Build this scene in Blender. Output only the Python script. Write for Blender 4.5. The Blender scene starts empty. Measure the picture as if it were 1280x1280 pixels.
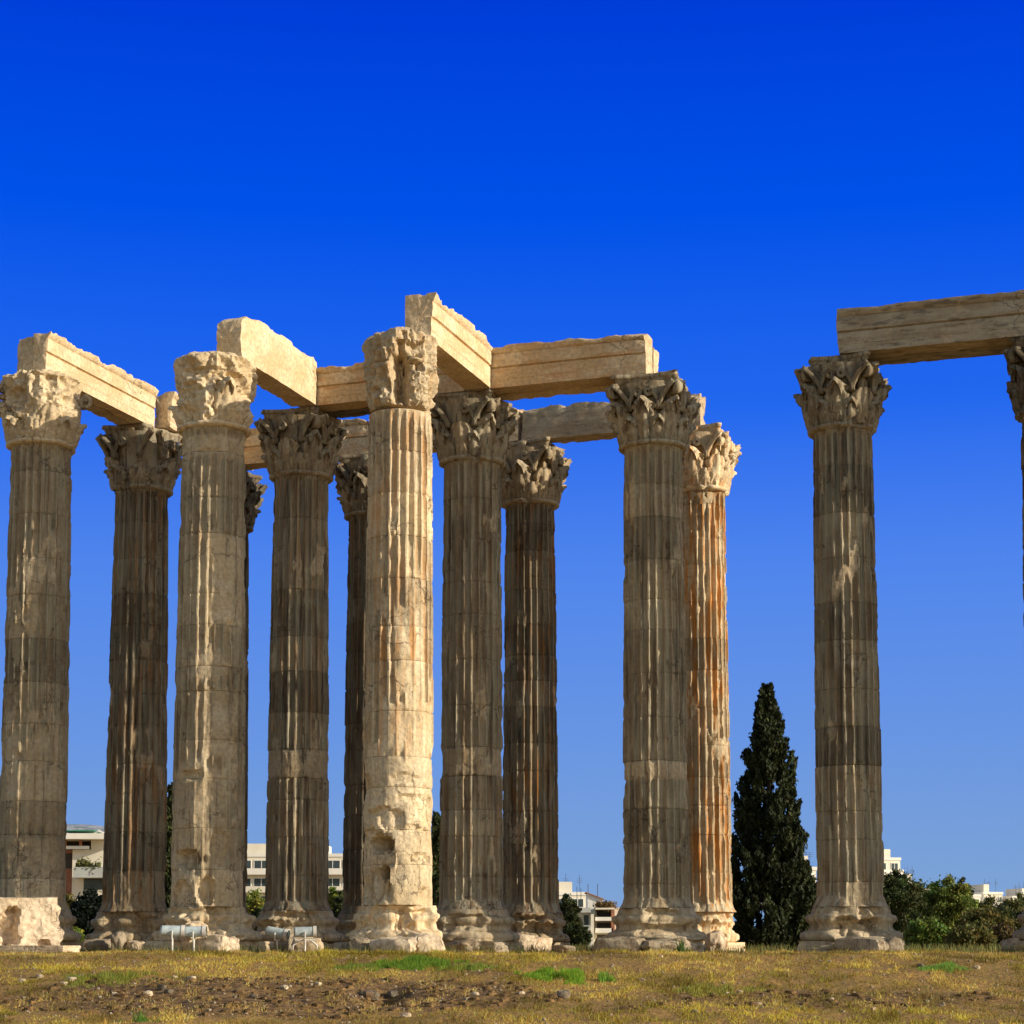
import bpy, math, random
import numpy as np

# ------------------------------------------------------------------ camera, sky, sun, exposure
sc = bpy.context.scene
FOC, PITCH, PPY, EYE = 2447.4, 0.0992, 944.2, 0.08          # focal length in px of a 1280 px picture
PHI = 0.3286                                                # bearing of the temple's rows
cam_d = bpy.data.cameras.new('camera'); cam = bpy.data.objects.new('camera', cam_d)
sc.collection.objects.link(cam); sc.camera = cam
cam.location = (0, 0, EYE); cam.rotation_euler = (math.pi/2+PITCH, 0, 0)
cam_d.sensor_width = 36; cam_d.sensor_fit = 'HORIZONTAL'; cam_d.lens = FOC/1280*36
cam_d.shift_y = (PPY-640)/1280; cam_d.clip_start = 0.5; cam_d.clip_end = 20000

SUN_EL = math.radians(19.0); SUN_TH = PHI+math.radians(0.9)  # sun to the right, a little towards the camera
sx, sy, sz = math.cos(SUN_EL)*math.cos(SUN_TH), -math.cos(SUN_EL)*math.sin(SUN_TH), math.sin(SUN_EL)
sd = bpy.data.lights.new('sun', 'SUN'); so = bpy.data.objects.new('sun', sd); sc.collection.objects.link(so)
sd.energy = 5.0; sd.angle = math.radians(0.5); sd.color = (1.0, 0.87, 0.68)
so.rotation_euler = (math.pi/2-SUN_EL, 0, math.atan2(sx, -sy))

w = bpy.data.worlds.new('World'); sc.world = w; w.use_nodes = True
nt = w.node_tree; nt.nodes.clear()
N = nt.nodes.new; LK = nt.links.new
sky = N('ShaderNodeTexSky'); sky.sky_type = 'NISHITA'; sky.sun_disc = False
sky.sun_elevation = SUN_EL; sky.sun_rotation = math.atan2(sx, sy)
sky.air_density = 1.0; sky.dust_density = 0.6; sky.ozone_density = 1.0
b1 = N('ShaderNodeBackground'); b1.inputs[1].default_value = 0.125
hs = N('ShaderNodeHueSaturation'); hs.inputs['Saturation'].default_value = 0.72
LK(sky.outputs[0], hs.inputs['Color']); LK(hs.outputs[0], b1.inputs[0])
# the band of sky at a right angle to the sun is deep polarised blue
tc = N('ShaderNodeTexCoord'); sp = N('ShaderNodeSeparateXYZ'); LK(tc.outputs['Generated'], sp.inputs[0])
rp = N('ShaderNodeValToRGB'); LK(sp.outputs['Z'], rp.inputs[0])
def lin(*c): return tuple((v/255/12.92 if v/255 <= .04045 else ((v/255+.055)/1.055)**2.4) for v in c)
stops = [(0.0, lin(132, 166, 208)), (0.045, lin(122, 161, 215)), (0.105, lin(105, 150, 226)), (0.19, lin(80, 134, 236)),
         (0.27, lin(34, 104, 238)), (0.36, lin(0, 82, 232)), (0.46, lin(0, 58, 214)), (0.8, lin(0, 44, 180))]
el = rp.color_ramp.elements
el[0].position, el[0].color = stops[0][0], (*stops[0][1], 1); el[1].position, el[1].color = stops[-1][0], (*stops[-1][1], 1)
for p_, c_ in stops[1:-1]:
    e_ = el.new(p_); e_.color = (*c_, 1)
b2 = N('ShaderNodeBackground'); b2.inputs[1].default_value = 1.0; LK(rp.outputs[0], b2.inputs[0])
mr = N('ShaderNodeMapRange'); mr.interpolation_type = 'SMOOTHSTEP'
mr.inputs['From Min'].default_value = 0.35; mr.inputs['From Max'].default_value = 0.80; LK(sp.outputs['Y'], mr.inputs['Value'])
mx = N('ShaderNodeMixShader'); LK(mr.outputs[0], mx.inputs[0]); LK(b1.outputs[0], mx.inputs[1]); LK(b2.outputs[0], mx.inputs[2])
wo = N('ShaderNodeOutputWorld'); LK(mx.outputs[0], wo.inputs[0])
sc.view_settings.view_transform = 'Standard'; sc.view_settings.look = 'None'
sc.view_settings.exposure = 0; sc.view_settings.gamma = 1

# ------------------------------------------------------------------ helpers
rng = np.random.default_rng(7); random.seed(7)
COL = sc.collection
CR, SR = math.cos(PHI), math.sin(PHI)
E0 = np.array([-3.19, 54.02]); SA, SB = 5.8038, 6.0528
RV = np.array([CR, -SR]); DV = np.array([SR, CR])
def lat(u, v): return E0+u*RV+v*DV
def at(px, Y, z=0.0):                                       # world x of picture column px at distance Y
    zc = Y*math.cos(PITCH)+(z-EYE)*math.sin(PITCH); return (px-640)*zc/FOC
def zat(py, Y):                                             # world height of picture row py at distance Y
    t = (PPY-py)/FOC; return EYE+Y*math.tan(PITCH+math.atan(t))

def _h(ix, iy, iz, s):
    n = (ix*374761393+iy*668265263+iz*2147483647+s*1274126177) & 0xffffffff
    n = ((n ^ (n >> 13))*1274126177) & 0xffffffff
    n = ((n ^ (n >> 16))*2246822519) & 0xffffffff
    return ((n ^ (n >> 15)) & 0xffff)/65535.0
def vnoise(P, s=0):
    P = np.asarray(P, float); I = np.floor(P).astype(np.int64); f = P-I; f = f*f*(3-2*f)
    r = 0
    for dx in (0, 1):
        for dy in (0, 1):
            for dz in (0, 1):
                wgt = (f[..., 0] if dx else 1-f[..., 0])*(f[..., 1] if dy else 1-f[..., 1])*(f[..., 2] if dz else 1-f[..., 2])
                r = r+wgt*_h(I[..., 0]+dx, I[..., 1]+dy, I[..., 2]+dz, s)
    return r*2-1
def fbm(P, s=0, o=4):
    r = 0; a = .5; P = np.asarray(P, float)
    for k in range(o):
        r = r+a*vnoise(P*2**k+k*17.3, s+k); a *= .5
    return r
def ridge(P, s=0, o=4): return .22-np.abs(fbm(P, s, o))*1.6
def sstep(a, b, x):
    t = np.clip((x-a)/(b-a), 0, 1); return t*t*(3-2*t)

def mesh(name, V, F, mat=None, parent=None, smooth=True, attr=None, loc=None, rotz=None, sharp=None):
    """V (n,3); F a list of index arrays, each (m,k)"""
    if isinstance(F, np.ndarray): F = [F]
    F = [np.asarray(f, np.int32) for f in F if len(f)]
    me = bpy.data.meshes.new(name)
    V = np.asarray(V, np.float32)
    me.vertices.add(len(V)); me.vertices.foreach_set('co', V.ravel())
    li = np.concatenate([f.ravel() for f in F]); cnt = np.concatenate([np.full(len(f), f.shape[1]) for f in F])
    me.loops.add(len(li)); me.loops.foreach_set('vertex_index', li)
    me.polygons.add(len(cnt)); st = np.concatenate([[0], np.cumsum(cnt)[:-1]])
    me.polygons.foreach_set('loop_start', st.astype(np.int32))
    me.polygons.foreach_set('loop_total', cnt.astype(np.int32))
    me.update(calc_edges=True); me.validate()
    me.polygons.foreach_set('use_smooth', np.full(len(me.polygons), smooth))
    if attr:
        for k, a in attr.items():
            if a.ndim == 1:
                at_ = me.attributes.new(k, 'FLOAT', 'POINT'); at_.data.foreach_set('value', a.astype(np.float32))
            else:
                at_ = me.attributes.new(k, 'FLOAT_COLOR', 'POINT')
                at_.data.foreach_set('color', np.hstack([a, np.ones((len(a), 1))]).astype(np.float32).ravel())
    if sharp is not None:
        try: me.set_sharp_from_angle(angle=math.radians(sharp))
        except Exception: pass
    if mat: me.materials.append(mat)
    o = bpy.data.objects.new(name, me); COL.objects.link(o)
    if parent: o.parent = parent
    if loc is not None: o.location = loc
    if rotz is not None: o.rotation_euler = (0, 0, rotz)
    return o
def tag(o, label=None, cat=None, group=None, kind=None):
    if label: o['label'] = label
    if cat: o['category'] = cat
    if group: o['group'] = group
    if kind: o['kind'] = kind
    return o
def empty(name, loc, rotz=0):
    o = bpy.data.objects.new(name, None); COL.objects.link(o); o.location = loc; o.rotation_euler = (0, 0, rotz)
    o.empty_display_size = .3; return o
def grid_faces(nr, nc, wrap=False, off=0):
    i = np.arange(nr-1)[:, None]; j = np.arange(nc if wrap else nc-1)[None, :]
    j2 = (j+1) % nc
    a = i*nc+j; b = i*nc+j2; c = (i+1)*nc+j2; d = (i+1)*nc+j
    return np.stack([a, b, c, d], -1).reshape(-1, 4)+off
def tube_rings(rings, close=True):
    """rings (n,m,3) lofted, ends closed with shrinking rings"""
    R = [np.asarray(r) for r in rings]
    if close:
        def cap(r):
            c = r.mean(0); return [c+(r-c)*k for k in (.7, .35, .02)]
        R = cap(R[0])[::-1]+R+cap(R[-1])
    V = np.concatenate(R); return V, grid_faces(len(R), len(R[0]), True)
class MB:
    def __init__(s): s.V = []; s.F = {}; s.n = 0
    def add(s, V, F):
        V = np.asarray(V, float); F = np.asarray(F)
        s.F.setdefault(F.shape[1], []).append(F+s.n); s.V.append(V); s.n += len(V)
    def box(s, x0, x1, y0, y1, z0, z1, M=None):
        V = np.array([(x, y, z) for z in (z0, z1) for y in (y0, y1) for x in (x0, x1)], float)
        if M is not None: V = V@np.array(M)[:3, :3].T
        s.add(V, [(0, 2, 3, 1), (4, 5, 7, 6), (0, 1, 5, 4), (2, 6, 7, 3), (0, 4, 6, 2), (1, 3, 7, 5)])
    def tube(s, pts, rad, n=7):
        pts = np.array(pts, float); rad = np.broadcast_to(rad, (len(pts),))
        T = np.gradient(pts, axis=0); T /= np.linalg.norm(T, axis=1)[:, None]+1e-9
        up = np.array([0, 0, 1.]) if abs(T[0, 2]) < .9 else np.array([1., 0, 0])
        rings = []
        for p, t, r in zip(pts, T, rad):
            a = np.cross(t, up); a /= np.linalg.norm(a)+1e-9; b = np.cross(t, a)
            th = np.arange(n)/n*2*np.pi
            rings.append(p+r*(np.cos(th)[:, None]*a+np.sin(th)[:, None]*b))
        V, F = tube_rings(rings); s.add(V, F)
    def build(s, name, mat, parent=None, smooth=False, attr=None, **k):
        return mesh(name, np.concatenate(s.V), [np.concatenate(f) for f in s.F.values()], mat, parent, smooth, attr, **k)

# ------------------------------------------------------------------ materials
def newmat(name, rough=.85):
    m = bpy.data.materials.new(name); m.use_nodes = True; t = m.node_tree
    b = t.nodes['Principled BSDF']; b.inputs['Roughness'].default_value = rough
    b.inputs['Specular IOR Level'].default_value = .25
    return m, t, b
def nz(t, src, scale, detail=4, vec=(1, 1, 1), off=(0, 0, 0), rough=.55):
    mp = t.nodes.new('ShaderNodeMapping'); mp.inputs['Scale'].default_value = vec; mp.inputs['Location'].default_value = off
    t.links.new(src, mp.inputs[0])
    n = t.nodes.new('ShaderNodeTexNoise'); n.inputs['Scale'].default_value = scale; n.inputs['Detail'].default_value = detail
    n.inputs['Roughness'].default_value = rough
    t.links.new(mp.outputs[0], n.inputs['Vector']); return n.outputs['Fac']
def rng_(t, src, a, b, lo=0., hi=1.):
    m = t.nodes.new('ShaderNodeMapRange'); m.interpolation_type = 'SMOOTHSTEP'
    m.inputs[1].default_value = a; m.inputs[2].default_value = b; m.inputs[3].default_value = lo; m.inputs[4].default_value = hi
    t.links.new(src, m.inputs[0]); return m.outputs[0]
def mix(t, f, a, b, blend='MIX'):
    m = t.nodes.new('ShaderNodeMix'); m.data_type = 'RGBA'; m.blend_type = blend
    for s_, v in ((m.inputs[0], f), (m.inputs[6], a), (m.inputs[7], b)):
        if hasattr(v, 'is_linked') or hasattr(v, 'links'): t.links.new(v, s_)
        elif isinstance(v, tuple): s_.default_value = (*v[:3], 1)
        else: s_.default_value = v
    return m.outputs[2]
def mul(t, a, b, op='MULTIPLY'):
    m = t.nodes.new('ShaderNodeMath'); m.operation = op
    for s_, v in ((m.inputs[0], a), (m.inputs[1], b)):
        if hasattr(v, 'links'): t.links.new(v, s_)
        else: s_.default_value = v
    return m.outputs[0]
def bump(t, b, src, strength, dist=.02, prev=None):
    n = t.nodes.new('ShaderNodeBump'); n.inputs['Strength'].default_value = strength; n.inputs['Distance'].default_value = dist
    t.links.new(src, n.inputs['Height'])
    if prev is not None: t.links.new(prev, n.inputs['Normal'])
    t.links.new(n.outputs[0], b.inputs['Normal']); return n.outputs[0]

def stone_mat(name, clean=((.69, .57, .38), (.54, .42, .25)), pat=((.20, .148, .092), (.37, .345, .25)), flat=False):
    """weathered marble; the object colour holds (tone, rust, patina)"""
    m, t, b = newmat(name, .88); n = t.nodes
    pos = n.new('ShaderNodeTexCoord').outputs['Object'] if flat else n.new('ShaderNodeNewGeometry').outputs['Position']
    V1, V2, V3 = ((.9, 3.5, 4.5), (.8, 4, 5), (1.3, 3.5, 4.5)) if flat else ((5, 5, .35), (6, 6, .45), (7, 7, .30))
    oi = n.new('ShaderNodeObjectInfo'); sp_ = n.new('ShaderNodeSeparateColor'); t.links.new(oi.outputs['Color'], sp_.inputs[0])
    tone, rust, patina = sp_.outputs
    wa = n.new('ShaderNodeAttribute'); wa.attribute_name = 'wear'
    base = mix(t, rng_(t, nz(t, pos, .8, 5), .35, .65), clean[0], clean[1])
    base = mix(t, rng_(t, nz(t, pos, 9, 5), .35, .7), base, mix(t, .6, base, (.30, .23, .15)))
    pcol = mix(t, rng_(t, nz(t, pos, 1, 6, V1, rough=.62), .38, .60), pat[0], pat[1])
    pcol = mix(t, rng_(t, nz(t, pos, 2.2, 5, (1, 1, 1), (7, 1, 3)), .5, .72, 0, .55), pcol, (.34, .33, .27))
    unworn = mul(t, 1.0, mul(t, wa.outputs['Fac'], .75), 'SUBTRACT')
    pf = mul(t, mul(t, patina, unworn), rng_(t, nz(t, pos, 1.6, 6, (1.5, 1.5, .5), (3, 9, 1)), .25, .55, .55, 1))
    c = mix(t, pf, base, pcol)
    rf = mul(t, rng_(t, nz(t, pos, 1, 6, V2, (1, 5, 2), .6), .47, .66), rust)
    c = mix(t, rf, c, (.44, .205, .06))
    kf = mul(t, rng_(t, nz(t, pos, 1, 6, V3, (11, 2, 5), .65), .52, .64), mul(t, patina, .8))
    c = mix(t, kf, c, (.065, .052, .04))
    # dark open pits, cracks and veins
    vo = n.new('ShaderNodeTexVoronoi'); vo.feature = 'DISTANCE_TO_EDGE'; vo.inputs['Scale'].default_value = 1.1
    wp = n.new('ShaderNodeMapping'); t.links.new(pos, wp.inputs[0]); wp.inputs['Scale'].default_value = (1, 1, .8)
    nv = n.new('ShaderNodeTexNoise'); nv.inputs['Scale'].default_value = 2.0; nv.inputs['Detail'].default_value = 5
    t.links.new(pos, nv.inputs['Vector'])
    va = n.new('ShaderNodeVectorMath'); va.operation = 'MULTIPLY_ADD'; va.inputs[1].default_value = (.9, .9, .9)
    t.links.new(nv.outputs['Color'], va.inputs[0]); t.links.new(wp.outputs[0], va.inputs[2]); t.links.new(va.outputs[0], vo.inputs['Vector'])
    ck = mul(t, rng_(t, vo.outputs['Distance'], .004, .022, 1, 0), rng_(t, nz(t, pos, .7, 3, (1, 1, 1), (5, 5, 5)), .48, .6))
    c = mix(t, mul(t, ck, .65), c, (.09, .07, .05))
    c = mix(t, rng_(t, nz(t, pos, 26, 4), .60, .75, 0, .45), c, (.13, .10, .07))
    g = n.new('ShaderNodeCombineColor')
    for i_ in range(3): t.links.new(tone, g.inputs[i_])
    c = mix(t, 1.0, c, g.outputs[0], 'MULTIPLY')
    t.links.new(c, b.inputs['Base Color'])
    p1 = bump(t, b, nz(t, pos, 7, 7, rough=.65), .8, .05)
    p2 = bump(t, b, nz(t, pos, 34, 4), .6, .015, p1)
    bump(t, b, mul(t, ck, -1.0), .6, .03, p2)
    return m
M_STONE = stone_mat('weathered marble')
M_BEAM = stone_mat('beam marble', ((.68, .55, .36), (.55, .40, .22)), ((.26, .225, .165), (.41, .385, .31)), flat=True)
M_PALE = stone_mat('broken marble', ((.68, .56, .41), (.54, .43, .29)))

def plain(name, col, rough=.8, vary=.15, scale=3, bmp=0.):
    m, t, b = newmat(name, rough)
    pos = t.nodes.new('ShaderNodeNewGeometry').outputs['Position']
    c = mix(t, rng_(t, nz(t, pos, scale, 5), .3, .7), tuple(v*(1-vary) for v in col), tuple(min(1, v*(1+vary)) for v in col))
    t.links.new(c, b.inputs['Base Color'])
    if bmp: bump(t, b, nz(t, pos, scale*6, 5), bmp, .02)
    return m
def leafmat(name, rough=.7, trans=.25):
    m, t, b = newmat(name, rough)
    a = t.nodes.new('ShaderNodeAttribute'); a.attribute_name = 'tint'
    t.links.new(a.outputs['Color'], b.inputs['Base Color'])
    tr = t.nodes.new('ShaderNodeBsdfTranslucent'); t.links.new(a.outputs['Color'], tr.inputs[0])
    ms = t.nodes.new('ShaderNodeMixShader'); ms.inputs[0].default_value = trans
    o = t.nodes['Material Output']; t.links.new(b.outputs[0], ms.inputs[1]); t.links.new(tr.outputs[0], ms.inputs[2]); t.links.new(ms.outputs[0], o.inputs[0])
    return m
M_LEAF = leafmat('leaves'); M_BLADE = leafmat('grass blades', .8, .3)
M_BARK = plain('bark', (.11, .085, .06), .9, .4, 6, .5)
M_WHITE = plain('white render', (.86, .83, .74), .8, .05, .5)
M_CREAM = plain('cream render', (.80, .74, .60), .8, .07, .4)
M_GREYW = plain('grey render', (.48, .50, .47), .8, .08, .4)
M_BRICK = plain('terracotta', (.38, .17, .10), .8, .2, 2)
M_GLASS = plain('window glass', (.05, .07, .075), .15, .2, 1)
M_DARK = plain('dark shutter', (.07, .06, .05), .6, .2, 2)
M_GREEN = plain('green awning', (.05, .22, .13), .7, .2, 1)
M_LAMP = plain('painted lamp metal', (.46, .54, .56), .5, .22, 5)
M_LAMPW = plain('white lamp metal', (.70, .67, .60), .55, .15, 8)

# ------------------------------------------------------------------ the ground
def soil_mask(x, y):
    P = np.stack([x*.5, y*.28, x*0], -1)
    n = fbm(P, 3, 5)
    a = sstep(1.05, .75, np.sqrt(((x+4.6)/5.9)**2+((y-37.0)/3.3)**2)+n*.55)
    b_ = sstep(1.05, .7, np.sqrt(((x-5.5)/3.9)**2+((y-36.5)/1.6)**2)+n*.6)
    return np.clip(a+b_*.7+sstep(.22, .42, n)*.6, 0, 1)
def ghz(x, y):
    x = np.asarray(x, float); y = np.asarray(y, float)
    z = -1.62+.014*y
    bank = sstep(31.5, 47.5, y+fbm(np.stack([x*.15, y*.1, x*0], -1), 5, 3)*1.2)
    z = z*(1-bank)+bank*0.0
    P = np.stack([x*.35, y*.35, x*0], -1)
    z = z+fbm(P, 9, 4)*.16*sstep(52, 40, y)+fbm(P*5, 11, 4)*.05*sstep(60, 44, y)
    ridge = np.exp(-((y-38.3-.25*np.sin(x*.8))/1.1)**2)*sstep(-9.0, -6.5, x)*sstep(1.5, -1.5, x)
    z = z+ridge*(.10+.10*fbm(P*2, 4, 3))
    hole = np.exp(-(((x+2.4)/.34)**2+((y-37.4)/.9)**2)); z = z-hole*.32
    return z-sstep(46, 47, y)*fbm(P*2, 2, 2)*0
def gz(x, y): return float(ghz(np.array([x]), np.array([y]))[0])
M_GROUND, t, b = newmat('dry turf and soil', .95)
pos = t.nodes.new('ShaderNodeNewGeometry').outputs['Position']
sa = t.nodes.new('ShaderNodeAttribute'); sa.attribute_name = 'soil'
c = mix(t, rng_(t, nz(t, pos, 1.2, 6), .35, .65), (.46, .265, .075), (.38, .245, .06))
c = mix(t, rng_(t, nz(t, pos, 14, 5), .4, .7), c, (.17, .105, .045))
sl = mix(t, rng_(t, nz(t, pos, 5, 6), .35, .65), (.10, .058, .024), (.29, .175, .07))
c = mix(t, sa.outputs['Fac'], c, sl)
c = mix(t, rng_(t, nz(t, pos, 45, 3), .68, .76), c, (.42, .34, .25))
t.links.new(c, b.inputs['Base Color'])
p1 = bump(t, b, nz(t, pos, 9, 7), 1.0, .07); bump(t, b, nz(t, pos, 50, 4), .8, .02, p1)
xs = np.concatenate([[-6000, -2500, -900, -300, -120, -60, -36], np.arange(-24, 24.01, .13), [36, 60, 120, 300, 900, 2500, 6000]])
ys = np.concatenate([[-3000, -400, -60, 0, 8, 16, 22, 26], np.arange(29, 52, .11), [54, 57, 60, 66, 75, 90, 120, 200, 400, 900, 2500, 9000]])
X, Y = np.meshgrid(xs, ys)
Z = ghz(X, Y)
tag(mesh('ground', np.stack([X, Y, Z], -1).reshape(-1, 3), grid_faces(len(ys), len(xs)), M_GROUND, attr={'soil': soil_mask(X, Y).ravel()}), kind='structure')

# far hill with the town on it
hx = np.linspace(-2600, -100, 90); hy = np.linspace(3000, 5200, 30)
X, Y = np.meshgrid(hx, hy)
prof = np.exp(-((X+860)/420)**2)*236+np.exp(-((X+1900)/600)**2)*330
Z = -5+prof*np.sin(np.clip((Y-3000)/2200, 0, 1)*np.pi)**.8*(1+.16*fbm(np.stack([X/260, Y/260, X*0], -1), 4, 5))
M_HILL, t, b = newmat('hazed hill scrub and town', .95)
pos = t.nodes.new('ShaderNodeNewGeometry').outputs['Position']
c = mix(t, rng_(t, nz(t, pos, .02, 8, rough=.7), .42, .58), (.15, .19, .20), (.34, .37, .39))  # muted blue-grey tones put the distance haze into the hill's colour
c = mix(t, rng_(t, nz(t, pos, .07, 4), .55, .62), c, (.52, .52, .52))
t.links.new(c, b.inputs['Base Color'])
tag(mesh('hill', np.stack([X, Y, Z], -1).reshape(-1, 3), grid_faces(30, 90), M_HILL), kind='structure')

# ------------------------------------------------------------------ columns
ZB, ZN, ZT = 1.30, 15.12, 17.22                              # top of base, neck ring, top of abacus
FX = np.array([-1, -.84, -.80, -.55, -.2, .2, .55, .80, .84])
TH = ((np.arange(24)[:, None]+(FX[None, :]+1)/2)*2*np.pi/24).ravel()
FXX = np.tile(FX, 24)
def adiff(a, b): return (a-b+np.pi) % (2*np.pi)-np.pi
def make_field(spec, seed):
    """returns a function (theta, z) -> wear, cavity depth"""
    wl = spec.get('wear', []); cl = list(spec.get('cav', []))
    r_ = np.random.default_rng(seed); amt = spec.get('amount', 1.0)
    for k in range(int(26*amt)):
        cl.append((r_.uniform(-180, 180), r_.uniform(3, 10), r_.uniform(.3, 15), r_.uniform(.05, .35), r_.uniform(.02, .07)))
    def f(th, z, P):
        n1 = fbm(P*np.array([1.4, 1.4, .7]), seed, 4); n2 = fbm(P*np.array([4., 4., 1.4]), seed+9, 3)
        wv = sstep(spec.get('thr', .34), spec.get('thr', .34)+.05, n1+.45*n2)
        for (a, da, z0, z1, s_) in wl:
            d_ = np.maximum(np.abs(adiff(th, math.radians(a)))/math.radians(da), np.abs(z-(z0+z1)/2)/((z1-z0)/2))
            wv = np.maximum(wv, s_*sstep(1.12, .93, d_+n2*.30))
        cv = 0*z
        nc = len(spec.get('cav', []))
        for k, (a, da, zz, dz, dep) in enumerate(cl):
            q = (adiff(th, math.radians(a))/math.radians(da))**2+((z-zz)/dz)**2
            cv = np.maximum(cv, dep*sstep(1.05, .70, q+n2*.9)*(1+.5*n2)) if k < nc else cv+dep*sstep(1.3, .35, q+n2*1.1)
        return wv, cv
    return f
def column_surface(field, Rb, Rt, z, seed, amt=.02):
    T, Zz = np.meshgrid(TH, z); FXG = np.broadcast_to(FXX, T.shape)
    tt = np.clip((Zz-ZB)/(ZN-ZB), 0, 1); R = Rb+(Rt-Rb)*tt**1.45
    P = np.stack([np.cos(T)*R, np.sin(T)*R, Zz], -1)+seed*13.7
    wv, cv = field(T, Zz, P)
    x = np.clip(np.abs(FXG)/.82, 0, 1); dep = .122*np.sqrt(1-x*x)
    dep = dep*np.sqrt(np.clip((Zz-ZB-.28)/.12, 0, 1))*np.sqrt(np.clip((ZN-.12-Zz)/.10, 0, 1))
    flare = .13*np.clip(1-(Zz-ZB)/.30, 0, 1)**2+.05*np.clip(1-(ZN-Zz)/.12, 0, 1)**2
    n3 = fbm(P*3.1, seed+3, 5)*.6-1.1*ridge(P*np.array([1.8, 1.8, 1.5]), seed+30, 4); n4 = fbm(P*9, seed+5, 3)
    edge = (x > .9)*np.clip(fbm(P*np.array([5, 5, 2.2]), seed+21, 3)+.02, 0, 1)*.11   # chipped fillets
    R = R+flare*(1-wv*.8)-dep*(1-wv)-wv*(.045+.055*n3)-cv*(1+.6*n4)-(1-wv)*edge+n4*amt*.35*(1+2*wv)
    return T, Zz, R, np.clip(wv*.8+np.clip(cv*12, 0, 1), 0, 1)
def set_tone(o, tone, rust, pat): o.color = (tone, rust, pat, 1)

def leaf_mesh(hh, w0, out, r0, slope, broken, seed, base=0.):
    ns, ntt = 17, 13
    s = np.linspace(0, 1, ns)[:, None]; q = np.linspace(-1, 1, ntt)[None, :]
    smax = .64 if broken else 1.0
    s = s*smax
    up = np.clip(s/.74, 0, 1); cu = np.clip((s-.74)/.26, 0, 1)
    a = cu*math.radians(205); rc = out*.5
    z = base+hh*(up-.02)+rc*np.sin(a)*.9-cu*.02-hh*.20*np.abs(q)**1.7*s**1.5-.10*cu*q*q
    rad = r0+slope*up*hh+.10+.05*np.sin(up*np.pi)+out*.35*up**3+rc*(1-np.cos(a))
    lob = .70+.30*np.abs(np.sin(s*np.pi*4.6+.4))**.6
    hw = w0*(.80+.30*np.sin(np.clip(s, 0, 1)*np.pi*.9))*lob*(1-.50*sstep(.62, 1.0, s))
    ang = q*hw/np.maximum(rad*0+r0+slope*hh*.5, .2)
    vein = .055*np.cos(np.abs(q)*np.pi*3.4+s*11)*np.abs(q)**.4-.07*np.abs(q)**1.6*cu+.06*np.exp(-(q/.12)**2)-.10*np.abs(q)**2.5
    rad = rad+vein-.05*(1-up)*0
    def pack(rr): return np.stack([np.cos(ang)*rr, np.sin(ang)*rr, z+0*q], -1)
    A = pack(rad); nrm = .13
    B = pack(rad-nrm); B[..., 2] -= .03*cu
    V = np.concatenate([A.reshape(-1, 3), B.reshape(-1, 3)])
    V = V+.020*np.stack([fbm(V*7+seed, 1, 3), fbm(V*7+seed, 2, 3), fbm(V*7+seed, 3, 3)], -1)*2
    F = [grid_faces(ns, ntt), grid_faces(ns, ntt, off=ns*ntt)[:, ::-1]]
    o = ns*ntt; i = np.arange(ns-1); j = np.arange(ntt-1)
    F.append(np.stack([i*ntt, (i+1)*ntt, (i+1)*ntt+o, i*ntt+o], -1))
    F.append(np.stack([i*ntt+ntt-1, i*ntt+ntt-1+o, (i+1)*ntt+ntt-1+o, (i+1)*ntt+ntt-1], -1))
    k = (ns-1)*ntt
    F.append(np.stack([k+j, k+j+1, k+j+1+o, k+j+o], -1)[:, ::-1])
    return V, np.concatenate(F)
def rotv(V, a):
    c_, s_ = math.cos(a), math.sin(a); V = np.array(V); x, y = V[:, 0].copy(), V[:, 1].copy()
    V[:, 0] = c_*x-s_*y; V[:, 1] = s_*x+c_*y; return V
def ribbon(pts, side, wd, th):
    pts = np.array(pts); T = np.gradient(pts, axis=0); T /= np.linalg.norm(T, axis=1)[:, None]+1e-9
    side = np.array(side, float); rings = []
    wd = np.broadcast_to(wd, len(pts)); th = np.broadcast_to(th, len(pts))
    for p, tt, a_, b_ in zip(pts, T, wd, th):
        nn = np.cross(tt, side); nn /= np.linalg.norm(nn)+1e-9
        rings.append([p-side*a_-nn*b_, p-side*a_*.55-nn*b_*.3, p-side*a_+nn*b_, p+side*a_+nn*b_, p+side*a_*.55-nn*b_*.3, p+side*a_-nn*b_])
    return tube_rings(np.array(rings))

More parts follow.
